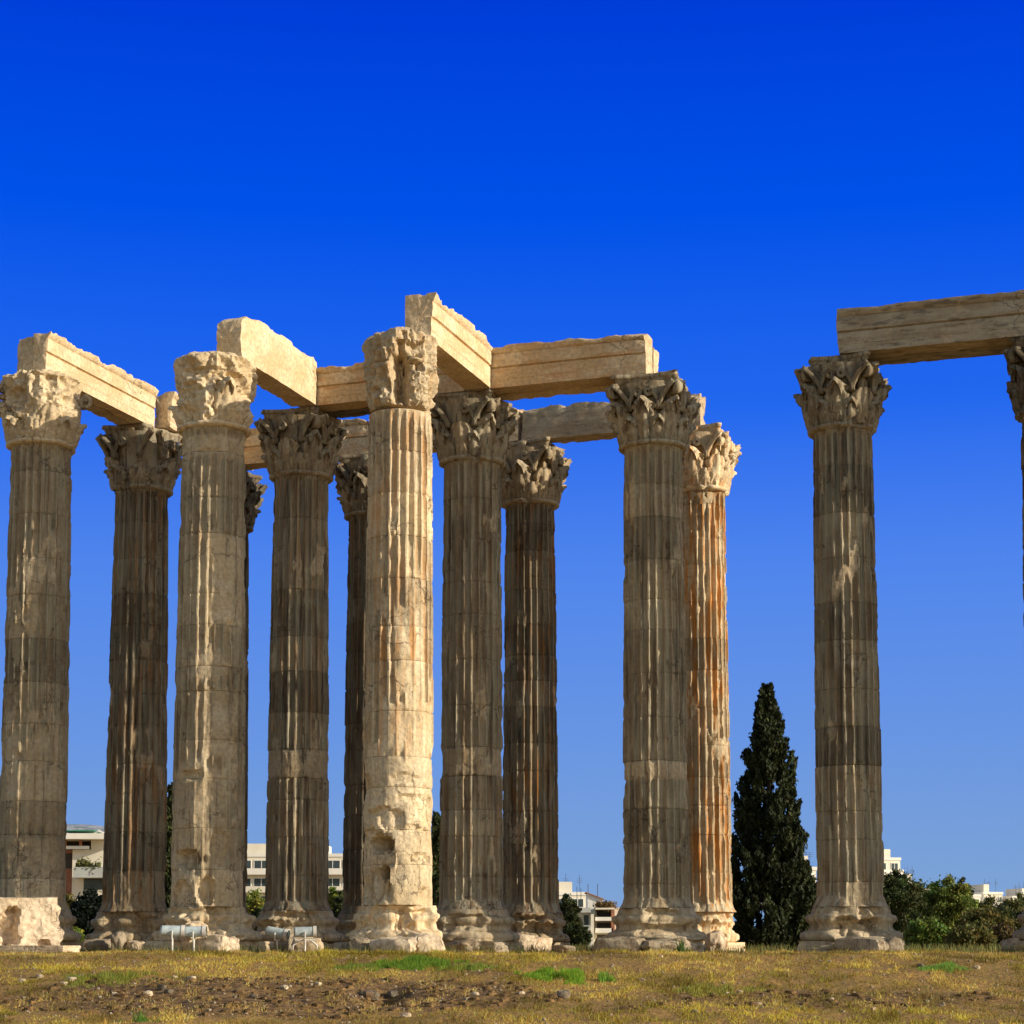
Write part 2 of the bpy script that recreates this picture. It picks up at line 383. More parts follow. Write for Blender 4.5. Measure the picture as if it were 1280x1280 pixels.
def capital(parent, sp, Rt, seed, tone, rust, pat):
    """carved bell, abacus, two rows of leaves, corner scrolls"""
    r_ = np.random.default_rng(seed+100); H = ZT-ZN; z0 = ZN
    kind = sp.get('cap', 'whole'); cs = sp.get('cs', .93)
    # bell
    nz_ = 60 if kind != 'whole' else 26; nth = 150 if kind != 'whole' else 96
    zz = np.linspace(.06, H-.02 if kind != 'whole' else H-.28, nz_); th = np.arange(nth)/nth*2*np.pi
    T, Zg = np.meshgrid(th, zz)
    fr = Zg/H
    if kind == 'whole':
        R = Rt*.99+.03+.30*np.clip(fr-.25, 0, 1)**2*1.6
        P = np.stack([np.cos(T), np.sin(T), Zg], -1)
        R = R+.03*fbm(P*5+seed, seed, 3); wv = 0*R+.15
    else:
        sq = 1/np.maximum(np.abs(np.cos(T+PHI)), np.abs(np.sin(T+PHI)))
        sqm = np.clip(sq, 1, 1.26)
        body = sp.get('body', 1.0)
        fl = sp.get('flare', .5)
        R = (Rt+.04+.10*sstep(0, .25, fr)+.12*fl*sstep(.2, .8, fr))*body
        R = R*(1+(sqm-1)*.75*fl*sstep(.35, .9, fr))
        R = R-.16*sstep(.93, 1.0, fr)-.05*sstep(.12, .0, fr)
        P = np.stack([np.cos(T)*1.1, np.sin(T)*1.1, Zg], -1)
        R = R+.20*fbm(P*2.0+seed, seed, 4)+.26*ridge(P*2.3+seed, seed+14, 4)+.12*ridge(P*6+seed, seed+4, 3)
        n2 = fbm(P*3+seed, seed+8, 3)
        for (a, da, zc, dz, dep) in sp.get('ccav', []):
            qd = np.maximum(np.abs(adiff(T, math.radians(a)))/math.radians(da), np.abs(Zg-zc)/dz)
            R = R-dep*sstep(1.1, .80, qd+n2*.35)
        wv = .75+.25*n2
    V = np.stack([np.cos(T)*R, np.sin(T)*R, Zg+z0], -1)
    if kind != 'whole': V[..., 2] += (.10*fbm(V*2.3, seed, 3)+sp.get('rise', .04))*sstep(.6, 1, fr)
    VV, FF = tube_rings(list(V))
    bell = mesh('capital', VV, FF, M_STONE, parent, True, {'wear': np.concatenate([np.full(3*nth, .7), wv.ravel(), np.full(3*nth, .7)])}, sharp=36)
    set_tone(bell, tone, rust, pat)
    def sub(name, V, F, wear=.1, tn=1.0, smooth=True):
        V = np.array(V); V[:, 2] += z0
        o = mesh(name, V, F, M_STONE, bell, smooth, {'wear': np.full(len(V), wear)}); set_tone(o, tone*tn, rust, pat); return o
    lower = sp.get('lower', range(8)); upper = sp.get('upper', range(8)); corners = sp.get('corners', range(4))
    for k in lower:
        br = r_.random() < sp.get('brk', .22)
        V, F = leaf_mesh(.66, .33, .18*cs, Rt-.02, .10, br, seed+k, .06)
        sub('acanthus_leaf', rotv(V, k*math.pi/4-PHI+math.pi/8), F, .1+.5*br, r_.uniform(.9, 1.1))
    for k in upper:
        br = r_.random() < sp.get('brk', .22)
        V, F = leaf_mesh(1.16, .32, .21*cs, Rt-.01, .16, br, seed+20+k, .10)
        sub('acanthus_leaf', rotv(V, k*math.pi/4-PHI), F, .1+.5*br, r_.uniform(.9, 1.1))
    Rc = 1.50*cs
    for k in corners:                                        # corner scrolls
        al = k*math.pi/2+math.pi/4-PHI
        s_ = np.linspace(0, 1, 16)[:, None]
        stem = np.hstack([Rt+.10+(Rc-.16-Rt-.10)*s_**1.7, 0*s_, .95+.80*s_**.75])
        a = np.linspace(0, math.radians(430), 22)[1:, None]; rr = .20*(1-a/math.radians(620))
        c0 = np.array([Rc-.16, 0, 1.75-.19])
        cur = np.hstack([c0[0]+rr*np.sin(a), 0*a, c0[2]+rr*np.cos(a)])
        V, F = ribbon(np.vstack([stem, cur]), (0, 1, 0), np.linspace(.16, .12, 37), .055)
        V = V+.02*fbm(V*6+seed, 4, 3)[:, None]
        sub('volute', rotv(V, al), F, .15)
    if kind == 'whole' or sp.get('helix'):
        for k in sp.get('faces', range(4)):                  # the inner scrolls of each face and the flower
            al = k*math.pi/2-PHI
            for sg in (-1, 1):
                s_ = np.linspace(0, 1, 12)[:, None]
                stem = np.hstack([Rt+.10+.12*s_, sg*(.48-.30*s_**1.5), .95+.64*s_**.8])
                a = np.linspace(0, math.radians(400), 18)[1:, None]; rr = .13*(1-a/math.radians(520))
                cur = np.hstack([Rt+.22+0*a, sg*(.18-rr*np.sin(a)), 1.46+rr*np.cos(a)])
                V, F = ribbon(np.vstack([stem, cur]), (1, 0, 0), .10, .045)
                if r_.random() > .18: sub('helix', rotv(V, al), F, .15)
                s2 = np.linspace(0, 1, 12)[:, None]          # the outer stem running to the corner
                st = np.hstack([Rt+.10+.16*s2**1.5, sg*(.42+.52*s2**1.4), .95+.78*s2**.8])
                V, F = ribbon(st, (1, 0, 0), .11, .06)
                sub('stalk', rotv(V, al), F, .15)
            if r_.random() > .3:
                V, F = rock_mesh(9, (.09, .17, .15), seed+k, .25); V = V+np.array([Rc*.728-.20, 0, H-.16])
                sub('rosette', rotv(V, al), F, .3)
    if kind == 'whole' or sp.get('abacus'):
        n = 13; u = np.linspace(-1, 1, n); ring = []
        for k in range(4):                                   # concave sides, clipped corners
            al = k*math.pi/2-PHI
            hs_ = Rc*math.sin(math.pi/4)
            yy = u*hs_*.93; xx = hs_*1.03-.22*cs*(1-np.abs(u)**2.0)
            ring.append(rotv(np.stack([xx, yy, 0*xx], -1), al))
        ring = np.concatenate(ring)
        m_ = len(ring); dens = []
        prof = [(.86, -.30), (.90, -.27), (.93, -.18), (.95, -.13), (.985, -.12), (1.0, -.08), (1.0, -.02), (.985, 0)]
        for kk, (sc_, dz) in enumerate(prof):
            q = ring*sc_; q[:, 2] = H+dz; dens.append(q)
        V, F = tube_rings(dens)
        thv = np.arctan2(V[:, 1], V[:, 0]); rad = np.hypot(V[:, 0], V[:, 1])
        ch = np.clip(fbm(np.stack([V[:, 0], V[:, 1], V[:, 2]*.4], -1)*2.2+seed, seed, 4)-sp.get('abthr', .13), 0, 1)*1.1*sstep(.8, 1.3, rad)
        for (a, da, dep) in sp.get('abcut', []):
            ch = ch+dep*sstep(1.1, .7, np.abs(adiff(thv, math.radians(a)))/math.radians(da))
        V[:, :2] *= (1-np.clip(ch, 0, .5))[:, None]; V = V+.018*fbm(V*7, seed, 3)[:, None]
        sub('abacus', V, F, .25)
    # neck ring
    if not sp.get('ring', True): return
    a = np.arange(96)/96*2*np.pi; pr = [(-.07, -.005), (-.055, .07), (-.01, .13), (.045, .13), (.085, .08), (.10, .02)]
    rings = []
    for dz, dr in pr:
        R = Rt+.03+dr; q = np.stack([np.cos(a)*R, np.sin(a)*R, 0*a+ZN+dz], -1)
        nn = np.clip(fbm(q*2.2+seed, seed+7, 4)-.12, 0, 1)*.5*sstep(0, .06, dr); q[:, :2] *= (1-nn)[:, None]; rings.append(q)
    V, F = tube_rings(rings)
    o = mesh('neck_ring', V, F, M_STONE, parent, True, {'wear': np.full(len(V), .2)}); set_tone(o, tone*1.05, rust*.5, pat)

def rock_mesh(n, size, seed, rough=.3, box=.0):
    """noisy ellipsoid or rounded block from a subdivided cube"""
    g = np.linspace(-1, 1, n); A, B = np.meshgrid(g, g); V = []; F = []; k = 0
    for ax in range(3):
        for sg in (-1, 1):
            P = np.zeros((n*n, 3)); P[:, ax] = sg; P[:, (ax+1) % 3] = A.ravel(); P[:, (ax+2) % 3] = B.ravel()
            f = grid_faces(n, n, off=k); F.append(f if sg > 0 else f[:, ::-1]); V.append(P); k += n*n
    V = np.concatenate(V); F = np.concatenate(F)
    S = V/np.linalg.norm(V, axis=1)[:, None]; V = S*(1-box)+V*box
    r = 1+rough*(fbm(V*1.3+seed*3.1, seed, 4)*1.0+.8*ridge(V*1.1+seed*2.1, seed+40, 4))+rough*.25*fbm(V*4+seed, seed+3, 3)
    q = np.clip((fbm(V*.9+seed*5.5, seed+11, 2)), -.2, .3)
    V = V*(r-q*rough*1.2)[:, None]
    return V*np.array(size), F
def rock(name, loc, size, seed, rough=.3, box=.0, n=14, mat=None, rotz=0, tone=1., rust=.2, pat=.3, sink=.25, parent=None):
    V, F = rock_mesh(n, size, seed, rough, box); V[:, 2] += size[2]*(1-sink)
    o = mesh(name, V, F, mat or M_PALE, parent, True, {'wear': np.full(len(V), .6)}, loc=loc, rotz=rotz, sharp=48)
    set_tone(o, tone, rust, pat); return o

def column(key, i, j, label, sp):
    p = lat(i*SA, j*SB); p = p+np.array([sp.get('dx', 0), 0])
    seed = 1+sum(ord(c_) for c_ in key)*7 % 211
    root = empty('corinthian_column', (p[0], p[1], 0)); tag(root, label, 'column', 'standing marble columns of the temple')
    Rb, Rt = sp.get('Rb', .98), sp.get('Rt', .85); r_ = np.random.default_rng(seed)
    tone0, rust, pat = sp.get('tone', 1.), sp.get('rust', .35), sp.get('pat', .8)
    field = make_field(sp, seed)
    # drums of the shaft, each a block of its own
    zc = sp.get('joints')
    if not zc:
        zc = [ZB]
        while zc[-1] < ZN-1.5: zc.append(zc[-1]+r_.uniform(.85, 1.35))
        zc = zc+[ZN-.06]
    else: zc = [ZB]+list(zc)+[ZN-.06]
    for a, b_ in zip(zc[:-1], zc[1:]):
        nr = max(6, int((b_-a)/.075)); z = np.linspace(a+.004, b_-.004, nr)
        z = np.concatenate([[a+.004], z[0:1]+.018, z[1:-1], z[-1:]-.018, [b_-.004]])
        T, Zz, R, wv = column_surface(field, Rb, Rt, z, seed, .02)
        g_ = r_.choice([.003, .008, .018], p=[.45, .35, .2]); R[0] -= g_; R[-1] -= g_*.5
        nj = fbm(np.stack([np.cos(T[:3])*4, np.sin(T[:3])*4, Zz[:3]], -1), seed+int(a*10), 3)
        R[:2] -= np.clip(nj[:2], 0, 1)*.06; R[-2:] -= np.clip(-nj[:2], 0, 1)*.05
        V = np.stack([np.cos(T)*R, np.sin(T)*R, Zz], -1)
        VV, FF = tube_rings(list(V))
        pad = np.full(3*len(TH), .5)
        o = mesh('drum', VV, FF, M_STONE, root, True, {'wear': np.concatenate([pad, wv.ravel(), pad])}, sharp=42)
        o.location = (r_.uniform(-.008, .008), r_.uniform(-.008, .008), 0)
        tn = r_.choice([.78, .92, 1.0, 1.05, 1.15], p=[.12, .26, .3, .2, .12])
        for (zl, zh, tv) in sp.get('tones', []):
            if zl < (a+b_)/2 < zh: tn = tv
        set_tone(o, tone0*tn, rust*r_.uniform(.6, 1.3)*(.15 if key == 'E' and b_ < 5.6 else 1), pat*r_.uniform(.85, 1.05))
    # moulded base: tori and hollow
    prof = [(.34, 1.36), (.37, 1.43), (.45, 1.475), (.54, 1.46), (.60, 1.40), (.62, 1.30), (.645, 1.25), (.70, 1.20), (.77, 1.185),
            (.83, 1.21), (.86, 1.25), (.88, 1.27), (.90, 1.29), (.97, 1.315), (1.04, 1.30), (1.08, 1.25), (1.10, 1.17), (1.16, 1.15), (1.22, 1.13), (ZB-.002, 1.10)]
    zz = np.array([q[0] for q in prof]); rr = np.array([q[1] for q in prof])*Rb/.98; rr = 1.10+(rr-1.10)*(1-(1-sp.get('bs', 1.))*2.2)-(1.10-Rb)*(1-sp.get('bs', 1.))*4
    z = np.linspace(zz[0], zz[-1], 34); rz = np.interp(z, zz, rr)
    T, Zz = np.meshgrid(TH, z); R = np.broadcast_to(rz[:, None], T.shape).copy()
    P = np.stack([np.cos(T)*1.2, np.sin(T)*1.2, Zz], -1)
    wv = sstep(sp.get('bthr', .18), sp.get('bthr', .18)+.1, fbm(P*1.5+seed, seed+2, 4))
    n2 = fbm(P*3+seed, seed+6, 4); cvt = 0*R
    for (a, da, zl, dz, dep) in sp.get('bcav', []):
        q = np.maximum(np.abs(adiff(T, math.radians(a)))/math.radians(da), np.abs(Zz-zl)/dz)
        cvt = cvt+dep*sstep(1.1, .75, q+n2*.5)
    R = R*(1-wv*.10)+.03*n2-wv*np.clip(n2, 0, 1)*.3-cvt
    V = np.stack([np.cos(T)*R, np.sin(T)*R, Zz], -1); VV, FF = tube_rings(list(V)); pad = np.full(3*len(TH), .5)
    o = mesh('moulded_base', VV, FF, M_STONE, root, True, {'wear': np.concatenate([pad, np.clip(wv+cvt*4, 0, 1).ravel(), pad])})
    set_tone(o, tone0*1.08, rust*.6, pat*.6)
    # plinth
    h = 1.32*sp.get('bs', 1.)
    V, F = rock_mesh(22, (h*1.0, h*1.0, .24), seed+5, .10, .93); V = rotv(V, -PHI); V[:, 2] += .12
    rad = np.hypot(V[:, 0], V[:, 1]); ck = np.clip(fbm(V*1.1+seed, seed+31, 3)+.15, 0, 1)*.55*sstep(1.2, 1.7, rad)
    V[:, :2] *= (1-ck)[:, None]; V[:, 2] = np.minimum(V[:, 2], .335)
    o = mesh('plinth', V, F, M_STONE, root, True, {'wear': np.full(len(V), .5)}, sharp=50); set_tone(o, tone0*1.1, rust*.4, pat*.5)
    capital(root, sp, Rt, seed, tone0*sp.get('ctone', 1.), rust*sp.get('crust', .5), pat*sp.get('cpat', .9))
    return root

G8 = range(8)
SPEC = {
 'A': (-2, 0, 'leftmost column in the picture, pale worn shaft with a half broken leafy capital', dict(
     Rb=.99, Rt=.90, cap='eroded', lower=G8, upper=(0, 2, 3, 5, 7), corners=(0, 1, 2), brk=.45, helix=False, body=1.0, flare=.45, ccav=[(-120, 20, 1.35, .25, .16), (-75, 16, 1.7, .2, .10)],
     tone=1.05, pat=.72, rust=.12, ctone=1.12, cpat=.1, thr=.3, wear=[(-60, 70, 1.2, 3.4, 1), (-80, 60, 3.5, 6.3, .75)], bs=1., tones=[(8.2, 9.2, .72)], dx=.02)),
 'C': (-1, 0, 'tall pale column right of a dark rusty one, with an eroded block-like capital and rock-like foot', dict(
     Rb=1.05, Rt=.92, cap='eroded', lower=(1, 4, 7), upper=(7,), corners=(), brk=.5, body=1.02, flare=.12, ccav=[(-70, 12, .95, .3, .20), (-125, 14, 1.0, .25, .14), (-95, 40, 1.5, .1, .10), (-40, 10, 1.35, .15, .22)],
     tone=1.1, pat=.66, rust=.10, ctone=1.15, cpat=0., thr=.30,
     wear=[(-50, 34, 9.3, 11.9, 1), (-90, 150, .2, 2.3, 1), (-110, 60, 2.3, 5.2, .9), (-60, 30, 5.5, 7.4, 1), (-75, 90, 14.2, 14.8, 1)],
     cav=[(-115, 34, 2.62, .30, .30), (-85, 18, 1.75, .45, .2), (-110, 22, 5.0, .12, .14), (-130, 30, 1.5, .5, .16), (-60, 20, 2.9, .5, .12), (-86, 20, 14.35, .08, .07)],
     joints=[2.33, 3.5, 4.9, 6.0, 7.4, 8.1, 9.3, 10.2, 11.95, 13.0, 14.35], bcav=[(-110, 60, .8, .5, .22), (-50, 30, 1.1, .3, .2)], bthr=-.1, ctop=1)),
 'E': (0, 0, 'tallest front column, sunlit down its right half, broken rock-like lower shaft and split capital', dict(
     Rb=.99, Rt=.90, cap='eroded', lower=(), upper=(), corners=(), ring=False, rise=.13, body=.94, flare=.15, cs=.76, abacus=True, abthr=.02, abcut=[(-150, 40, .12), (60, 60, .2)],
     ccav=[(-86, 15, .75, .66, .55), (-62, 14, 1.15, .14, .28), (-70, 22, 1.55, .20, .22), (-10, 20, .5, .3, .12), (-90, 180, 1.28, .04, .06)],
     bs=.88, tone=1.38, pat=.50, rust=.62, ctone=.80, cpat=.5, crust=.5, thr=.26,
     wear=[(-90, 150, .1, 5.45, 1), (-65, 55, 5.4, 6.9, .9), (-80, 16, 7.0, 9.4, 1), (-52, 18, 6.2, 10.3, .8), (-100, 120, 14.8, 15.1, .5)],
     cav=[(-124, 30, 2.95, .27, .55), (-112, 15, 2.15, .24, .60), (-60, 34, 3.35, .10, .10), (-75, 26, 4.75, .12, .09), (-118, 30, 3.8, .14, .12), (-30, 26, 3.9, .5, .10), (-160, 26, 4.5, .5, .12), (-140, 42, 1.75, .62, .20), (-135, 44, 2.6, .9, .12), (-60, 30, 4.2, .12, .08), (-100, 26, 3.6, .3, .12), (-30, 20, 1.5, .3, .12), (-45, 26, 2.55, .14, .1)],
     joints=[2.4, 3.35, 4.5, 5.35, 6.6, 8.0, 8.95, 10.3, 11.5, 12.7, 13.9], bcav=[(-110, 50, .8, .6, .3), (-60, 30, .9, .3, .2)], bthr=-.2, dx=.04)),
 'B': (-2, 1, 'dark rusty column second from the left, its capital broken on the sunny side', dict(
     Rb=1.02, Rt=.86, tone=.82, pat=1, rust=.5, ctone=1.05, cpat=.85, upper=(0, 1, 2, 3, 4, 5), corners=(0, 1, 2), brk=.4, abcut=[(-45, 30, .35)],
     wear=[(-50, 60, 1.2, 2.6, .8)], bcav=[(-95, 40, .85, .5, .34), (-60, 20, .7, .4, .2)], bthr=-.05, dx=.0)),
 'D': (-1, 1, 'dark column with chipped edges in the second row, just left of the sunlit tall column', dict(
     Rb=1.00, Rt=.87, tone=.90, pat=.95, rust=.35, cpat=.95, ctone=1.1, wear=[(-90, 180, 5.45, 6.3, 1)], joints=[2.4, 3.6, 4.75, 5.42, 6.35, 7.5, 8.8, 9.9, 11.4, 13.7],
     bcav=[(-85, 34, 1.0, .25, .2), (-120, 20, .8, .2, .15)], tones=[(11.4, 13.7, 1.1)], dx=-.03)),
 'F': (0, 1, 'grey brown fluted column standing immediately right of the tall sunlit one', dict(
     Rb=.98, Rt=.88, tone=.95, pat=.9, rust=.2, cpat=1., ctone=1.0, wear=[(-90, 180, 5.35, 6.2, .9)], joints=[2.3, 3.5, 4.3, 5.32, 6.22, 7.5, 8.9, 10.3, 11.3, 12.6, 13.9],
     bcav=[(-100, 26, .95, .2, .22), (-75, 40, .5, .15, .12)], dx=0)),
 'G': (1, 1, 'front one of the overlapping pair right of centre, grey fluted shaft under a wide leafy capital', dict(
     Rb=.98, Rt=.88, cs=.99, tone=1.0, pat=.85, rust=.1, cpat=1., ctone=1.0, brk=.12, wear=[(-90, 180, 5.1, 5.6, .8)], cav=[(170, 14, 4.9, .3, .15), (165, 10, 5.2, .12, .12)],
     joints=[2.0, 3.2, 4.2, 5.62, 6.9, 8.2, 9.5, 10.4, 11.6, 12.9, 13.9], tones=[(12.9, 13.9, 1.15), (11, 12.9, .80)], bcav=[(-75, 42, .65, .18, .26), (-85, 28, 1.05, .2, .16)], dx=.0)),
 'L': (2, 1, 'lone dark column at the right beside the tall cypress, carrying the separate grey beam', dict(
     Rb=.96, Rt=.86, cs=.90, tone=.92, pat=.92, rust=.15, cpat=1., ctone=.9, brk=.15, joints=[2.0, 3.2, 4.0, 5.3, 6.4, 7.5, 8.9, 10.0, 11.3, 12.6, 14.0],
     wear=[(-85, 20, 1.3, 2.0, 1)], tones=[(5.3, 6.4, .68), (8.9, 10, .74), (1.2, 5.3, 1.2), (12.6, 14, .8)], bcav=[(-85, 36, .7, .28, .38), (-55, 14, .9, .4, .18), (-100, 26, 1.15, .2, .12)], dx=-.09)),
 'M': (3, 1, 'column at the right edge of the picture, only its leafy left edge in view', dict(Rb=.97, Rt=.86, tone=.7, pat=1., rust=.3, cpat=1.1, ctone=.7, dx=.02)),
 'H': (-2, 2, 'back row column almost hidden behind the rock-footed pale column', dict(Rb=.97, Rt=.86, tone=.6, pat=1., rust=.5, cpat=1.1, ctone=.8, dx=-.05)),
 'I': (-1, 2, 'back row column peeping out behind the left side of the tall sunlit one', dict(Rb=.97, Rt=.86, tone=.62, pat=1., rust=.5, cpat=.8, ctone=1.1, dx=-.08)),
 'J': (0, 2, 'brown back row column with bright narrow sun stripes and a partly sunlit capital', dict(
     Rb=.95, Rt=.84, tone=.84, pat=1., rust=.75, cpat=.6, ctone=1.25, crust=.3, brk=.35, bcav=[(-100, 40, .9, .35, .3), (-60, 20, .6, .4, .2)], bthr=0., abcut=[(-150, 30, .2)], dx=-.10)),
 'K': (1, 2, 'rear one of the overlapping pair, sunlit and streaked orange down its right side', dict(
     Rb=.91, Rt=.82, tone=1.3, pat=.5, rust=1.4, cpat=.3, ctone=1.1, crust=.5, thr=.18, amount=4, brk=.3, bs=.84, bthr=-.2, bcav=[(-60, 50, .6, .4, .2)], cs=.86, dx=.02)),
}
for k_, (i_, j_, lb_, s_) in SPEC.items(): column(k_, i_, j_, lb_, s_)

# ------------------------------------------------------------------ architrave beams
def beam(u0, u1, v0, v1, z0, z1, label, depthwise=False, seed=1, fascia=True, tone=1., rust=.3, pat=.1, chip=1., roundend=0., toprough=.0, name='architrave_beam'):
    """block from lattice (u0,v0) to (u1,v1); the moulded side faces the viewer (or the sun when depthwise)"""
    if depthwise: L = v1-v0; W = u1-u0; o0 = lat(u1, v0); rz = math.pi/2-PHI
    else: L = u1-u0; W = v1-v0; o0 = lat(u0, v0); rz = -PHI
    Hh = z1-z0
    if fascia: pr = [(0, 0), (0, .20), (-.010, .21), (-.010, .49), (.025, .51), (-.055, .535), (-.058, .84), (-.03, .86), (-.08, .89), (-.12, .95), (-.15, 1.0), (-.15, 1.04)]
    else: pr = [(0, 0), (-.03, .5), (-.03, 1.0)]
    pr = [(a, z*Hh/(1.04 if fascia else 1.0)) for a, z in pr]
    poly = pr+[(W, Hh), (W, 0)]
    pts = []
    for a, b_ in zip(poly, poly[1:]+poly[:1]):
        d = math.hypot(b_[0]-a[0], b_[1]-a[1]); n = max(1, int(d/.085))
        for q in range(n): pts.append((a[0]+(b_[0]-a[0])*q/n, a[1]+(b_[1]-a[1])*q/n))
    pts = np.array(pts); nx = int(L/.085)+1; xs_ = np.linspace(0, L, nx)
    rings = np.zeros((nx, len(pts), 3)); rings[..., 0] = xs_[:, None]; rings[..., 1] = pts[:, 0]; rings[..., 2] = pts[:, 1]
    c0 = np.array([0, W/2, Hh*.45])
    P = rings+seed*7.7
    # nearness to the long edges and to the ends
    ey_ = np.minimum(np.abs(rings[..., 1]+.12), np.abs(rings[..., 1]-W)); ez_ = np.minimum(rings[..., 2]*1.4, np.abs(rings[..., 2]-Hh))
    ex_ = np.minimum(rings[..., 0], L-rings[..., 0])
    dd = np.sort(np.stack([ey_, ez_, ex_], -1), -1)[..., 1]
    edge = np.exp(-(dd/.12)**2)
    n1 = fbm(P*1.2, seed, 4); n2 = fbm(P*4.5, seed+3, 4)
    pull = edge*np.clip(n1+.16+.5*n2, 0, 1)*.30*chip*np.where(rings[..., 2] < Hh*.3, .45, 1)
    vec = rings-c0; vec[..., 0] = np.where(ex_ < .4, (rings[..., 0]-L/2)/L*.6, 0)
    rings = rings-vec*pull[..., None]
    topm = sstep(Hh*.8, Hh, rings[..., 2]); rings[..., 2] -= topm*(np.clip(n1, -.1, 1)*.12*chip+toprough*np.clip(n1+.3*n2, 0, 1)*1.2)
    if roundend:
        re = np.exp(-rings[..., 0]/.35)*roundend; rings[..., 2] -= re*sstep(.5*Hh, Hh, rings[..., 2])*.28
        rings[..., 0] += re*.16*(((rings[..., 2]-Hh*.45)/Hh)**2*4)*(rings[..., 0] < .3)
    rings += (.014*n2)[..., None]
    V, F = tube_rings(list(rings))
    bulge = fbm(V*2.2+seed, seed+5, 4)
    V[:3*len(pts), 0] += bulge[:3*len(pts)]*.10; V[-3*len(pts):, 0] += bulge[-3*len(pts):]*.10
    wv = np.concatenate([np.full(3*len(pts), .8), np.clip(pull*6, 0, 1).ravel(), np.full(3*len(pts), .8)])
    o = mesh(name, V, F, M_BEAM, None, True, {'wear': wv}, loc=(o0[0], o0[1], z0), rotz=rz, sharp=32)
    set_tone(o, tone, rust, pat)
    tag(o, label, 'stone beam', 'architrave beams on the columns'); return o
a_, b_ = SA, SB; zt = ZT+.01
beam(-12.12, -11.58, -.62, b_-.1, zt, zt+1.24, 'left slab of the doubled beam running back from the leftmost column', True, 3, False, 1.15, .1, .25, 1.)
beam(-11.56, -11.10, -.66, b_-.15, zt, zt+1.27, 'sunlit right slab of the doubled beam running back from the leftmost column', True, 4, True, 1.35, .1, .0, .9)
beam(-11.25, -10.62, b_+.03, 2*b_+.1, zt, zt+1.22, 'short brown-ended beam running back from the dark second column', True, 5, True, 1.25, .15, .0, 1.)
beam(-5.75, -4.92, -.15, 5.10, zt, zt+1.46, 'cream beam with a rounded grey end above the eroded block-like capital', True, 6, False, 1.4, .1, .0, 1.1, 1.)
beam(-5.6, .05, b_-.86, b_-.05, zt, zt+1.20, 'golden front-facing beam passing behind the tall sunlit column', False, 7, True, 1.2, .7, .0, 1.)
beam(-5.5, .1, b_+.02, b_+.80, zt, zt+1.36, 'rubbly dark-topped beam behind the golden beam near the tall sunlit column', False, 8, False, .5, .2, 1., 1.4, 0, .10)
beam(.12, .92, .12, 5.12, zt, zt+1.36, 'highest cream beam with moulded bands, running back from the split capital', True, 9, True, 1.4, .2, .0, 1.)
beam(.10, a_+.02, b_-.85, b_-.05, zt, zt+1.27, 'golden banded beam spanning to the wide leafy capital of the overlapping pair', False, 10, True, 1.2, .5, .06, .7)
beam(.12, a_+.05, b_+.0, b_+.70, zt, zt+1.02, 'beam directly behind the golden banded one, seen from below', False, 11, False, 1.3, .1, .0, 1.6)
beam(-11.55, -5.75, 2*b_-.82, 2*b_-.02, zt, zt+1.24, 'golden back row beam showing between the rock-footed and chipped columns', False, 12, True, 1.15, .7, .1, .8)
beam(-5.70, -.28, 2*b_-.75, 2*b_+.05, zt, zt+1.22, 'cream-ended back row beam behind the grey brown fluted column', False, 13, True, 1.15, .2, .2, 1.2, 0, .06)
beam(-.18, a_+.22, 2*b_-.72, 2*b_+.1, zt, zt+1.12, 'rough grey back row beam seen below the golden banded beam', False, 14, False, 1.0, .15, .45, 1.5, 0, .05)
beam(2*a_-.02, 3*a_+.3, b_-.93, b_-.12, zt, zt+1.27, 'long grey weathered beam from the lone right column out of the picture', False, 15, True, .98, .12, .72, .35)
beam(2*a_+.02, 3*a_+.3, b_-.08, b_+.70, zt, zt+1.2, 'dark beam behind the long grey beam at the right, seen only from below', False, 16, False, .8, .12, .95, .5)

# ------------------------------------------------------------------ fallen blocks at the feet
def place_rock(px, Y, w_, h_, d_, label, seed, cat='stone block', name='marble_fragment', group='broken marble at the column feet', **k):
    x = at(px, Y); z = gz(x, Y)
    o = rock(name, (x, Y, z), (w_/2, d_/2, h_/2), seed, **k); tag(o, label, cat, group); return o
x0 = at(33, 55.6)
V, F = rock_mesh(56, (1.12, .8, .72), 41, .07, .95); V[:, 2] += .80
n_ = fbm(V*1.6, 3, 4)
q = sstep(1.15, .85, (np.abs(V[:, 0]+.32)/.62+np.abs(V[:, 2]-.58+.5*(V[:, 0]+.3))/.62)+n_*1.4)*(V[:, 1] < -.2)*.42+sstep(1.1, .8, ((V[:, 0]-.62)/.22)**2+((V[:, 2]-.22)/.16)**2+n_)*(V[:, 1] < -.2)*.22
V[:, 1] += q*(1+.6*fbm(V*4, 6, 4))+(V[:, 1] < -.2)*.10*fbm(V*3, 9, 4); V[:, 0] += (V[:, 0] > .6)*np.clip(fbm(V*np.array([0, 0, 4.]), 8, 2), -.5, .5)*.25
V[:, 0] -= (V[:, 0] > .3)*(V[:, 2]-.7)*.12
o = mesh('marble_block', V, F, M_PALE, None, True, {'wear': np.full(len(V), .8)}, loc=(x0-.15, 54.9, .02), rotz=.42, sharp=40); set_tone(o, 1.25, .1, .0)
tag(o, 'big carved cream block with a broken hollow face, bottom left corner', 'stone block')
V, F = rock_mesh(20, (1.0, .6, .14), 43, .06, .95); V[:, 2] += .1
o = mesh('stone_slab', V, F, M_PALE, None, True, {'wear': np.full(len(V), .8)}, loc=(at(48, 53.6), 53.6, -.03), rotz=-.2, sharp=40); set_tone(o, 1.25, .1, .0)
tag(o, 'low pale slab lying under the big carved cream block', 'stone slab')
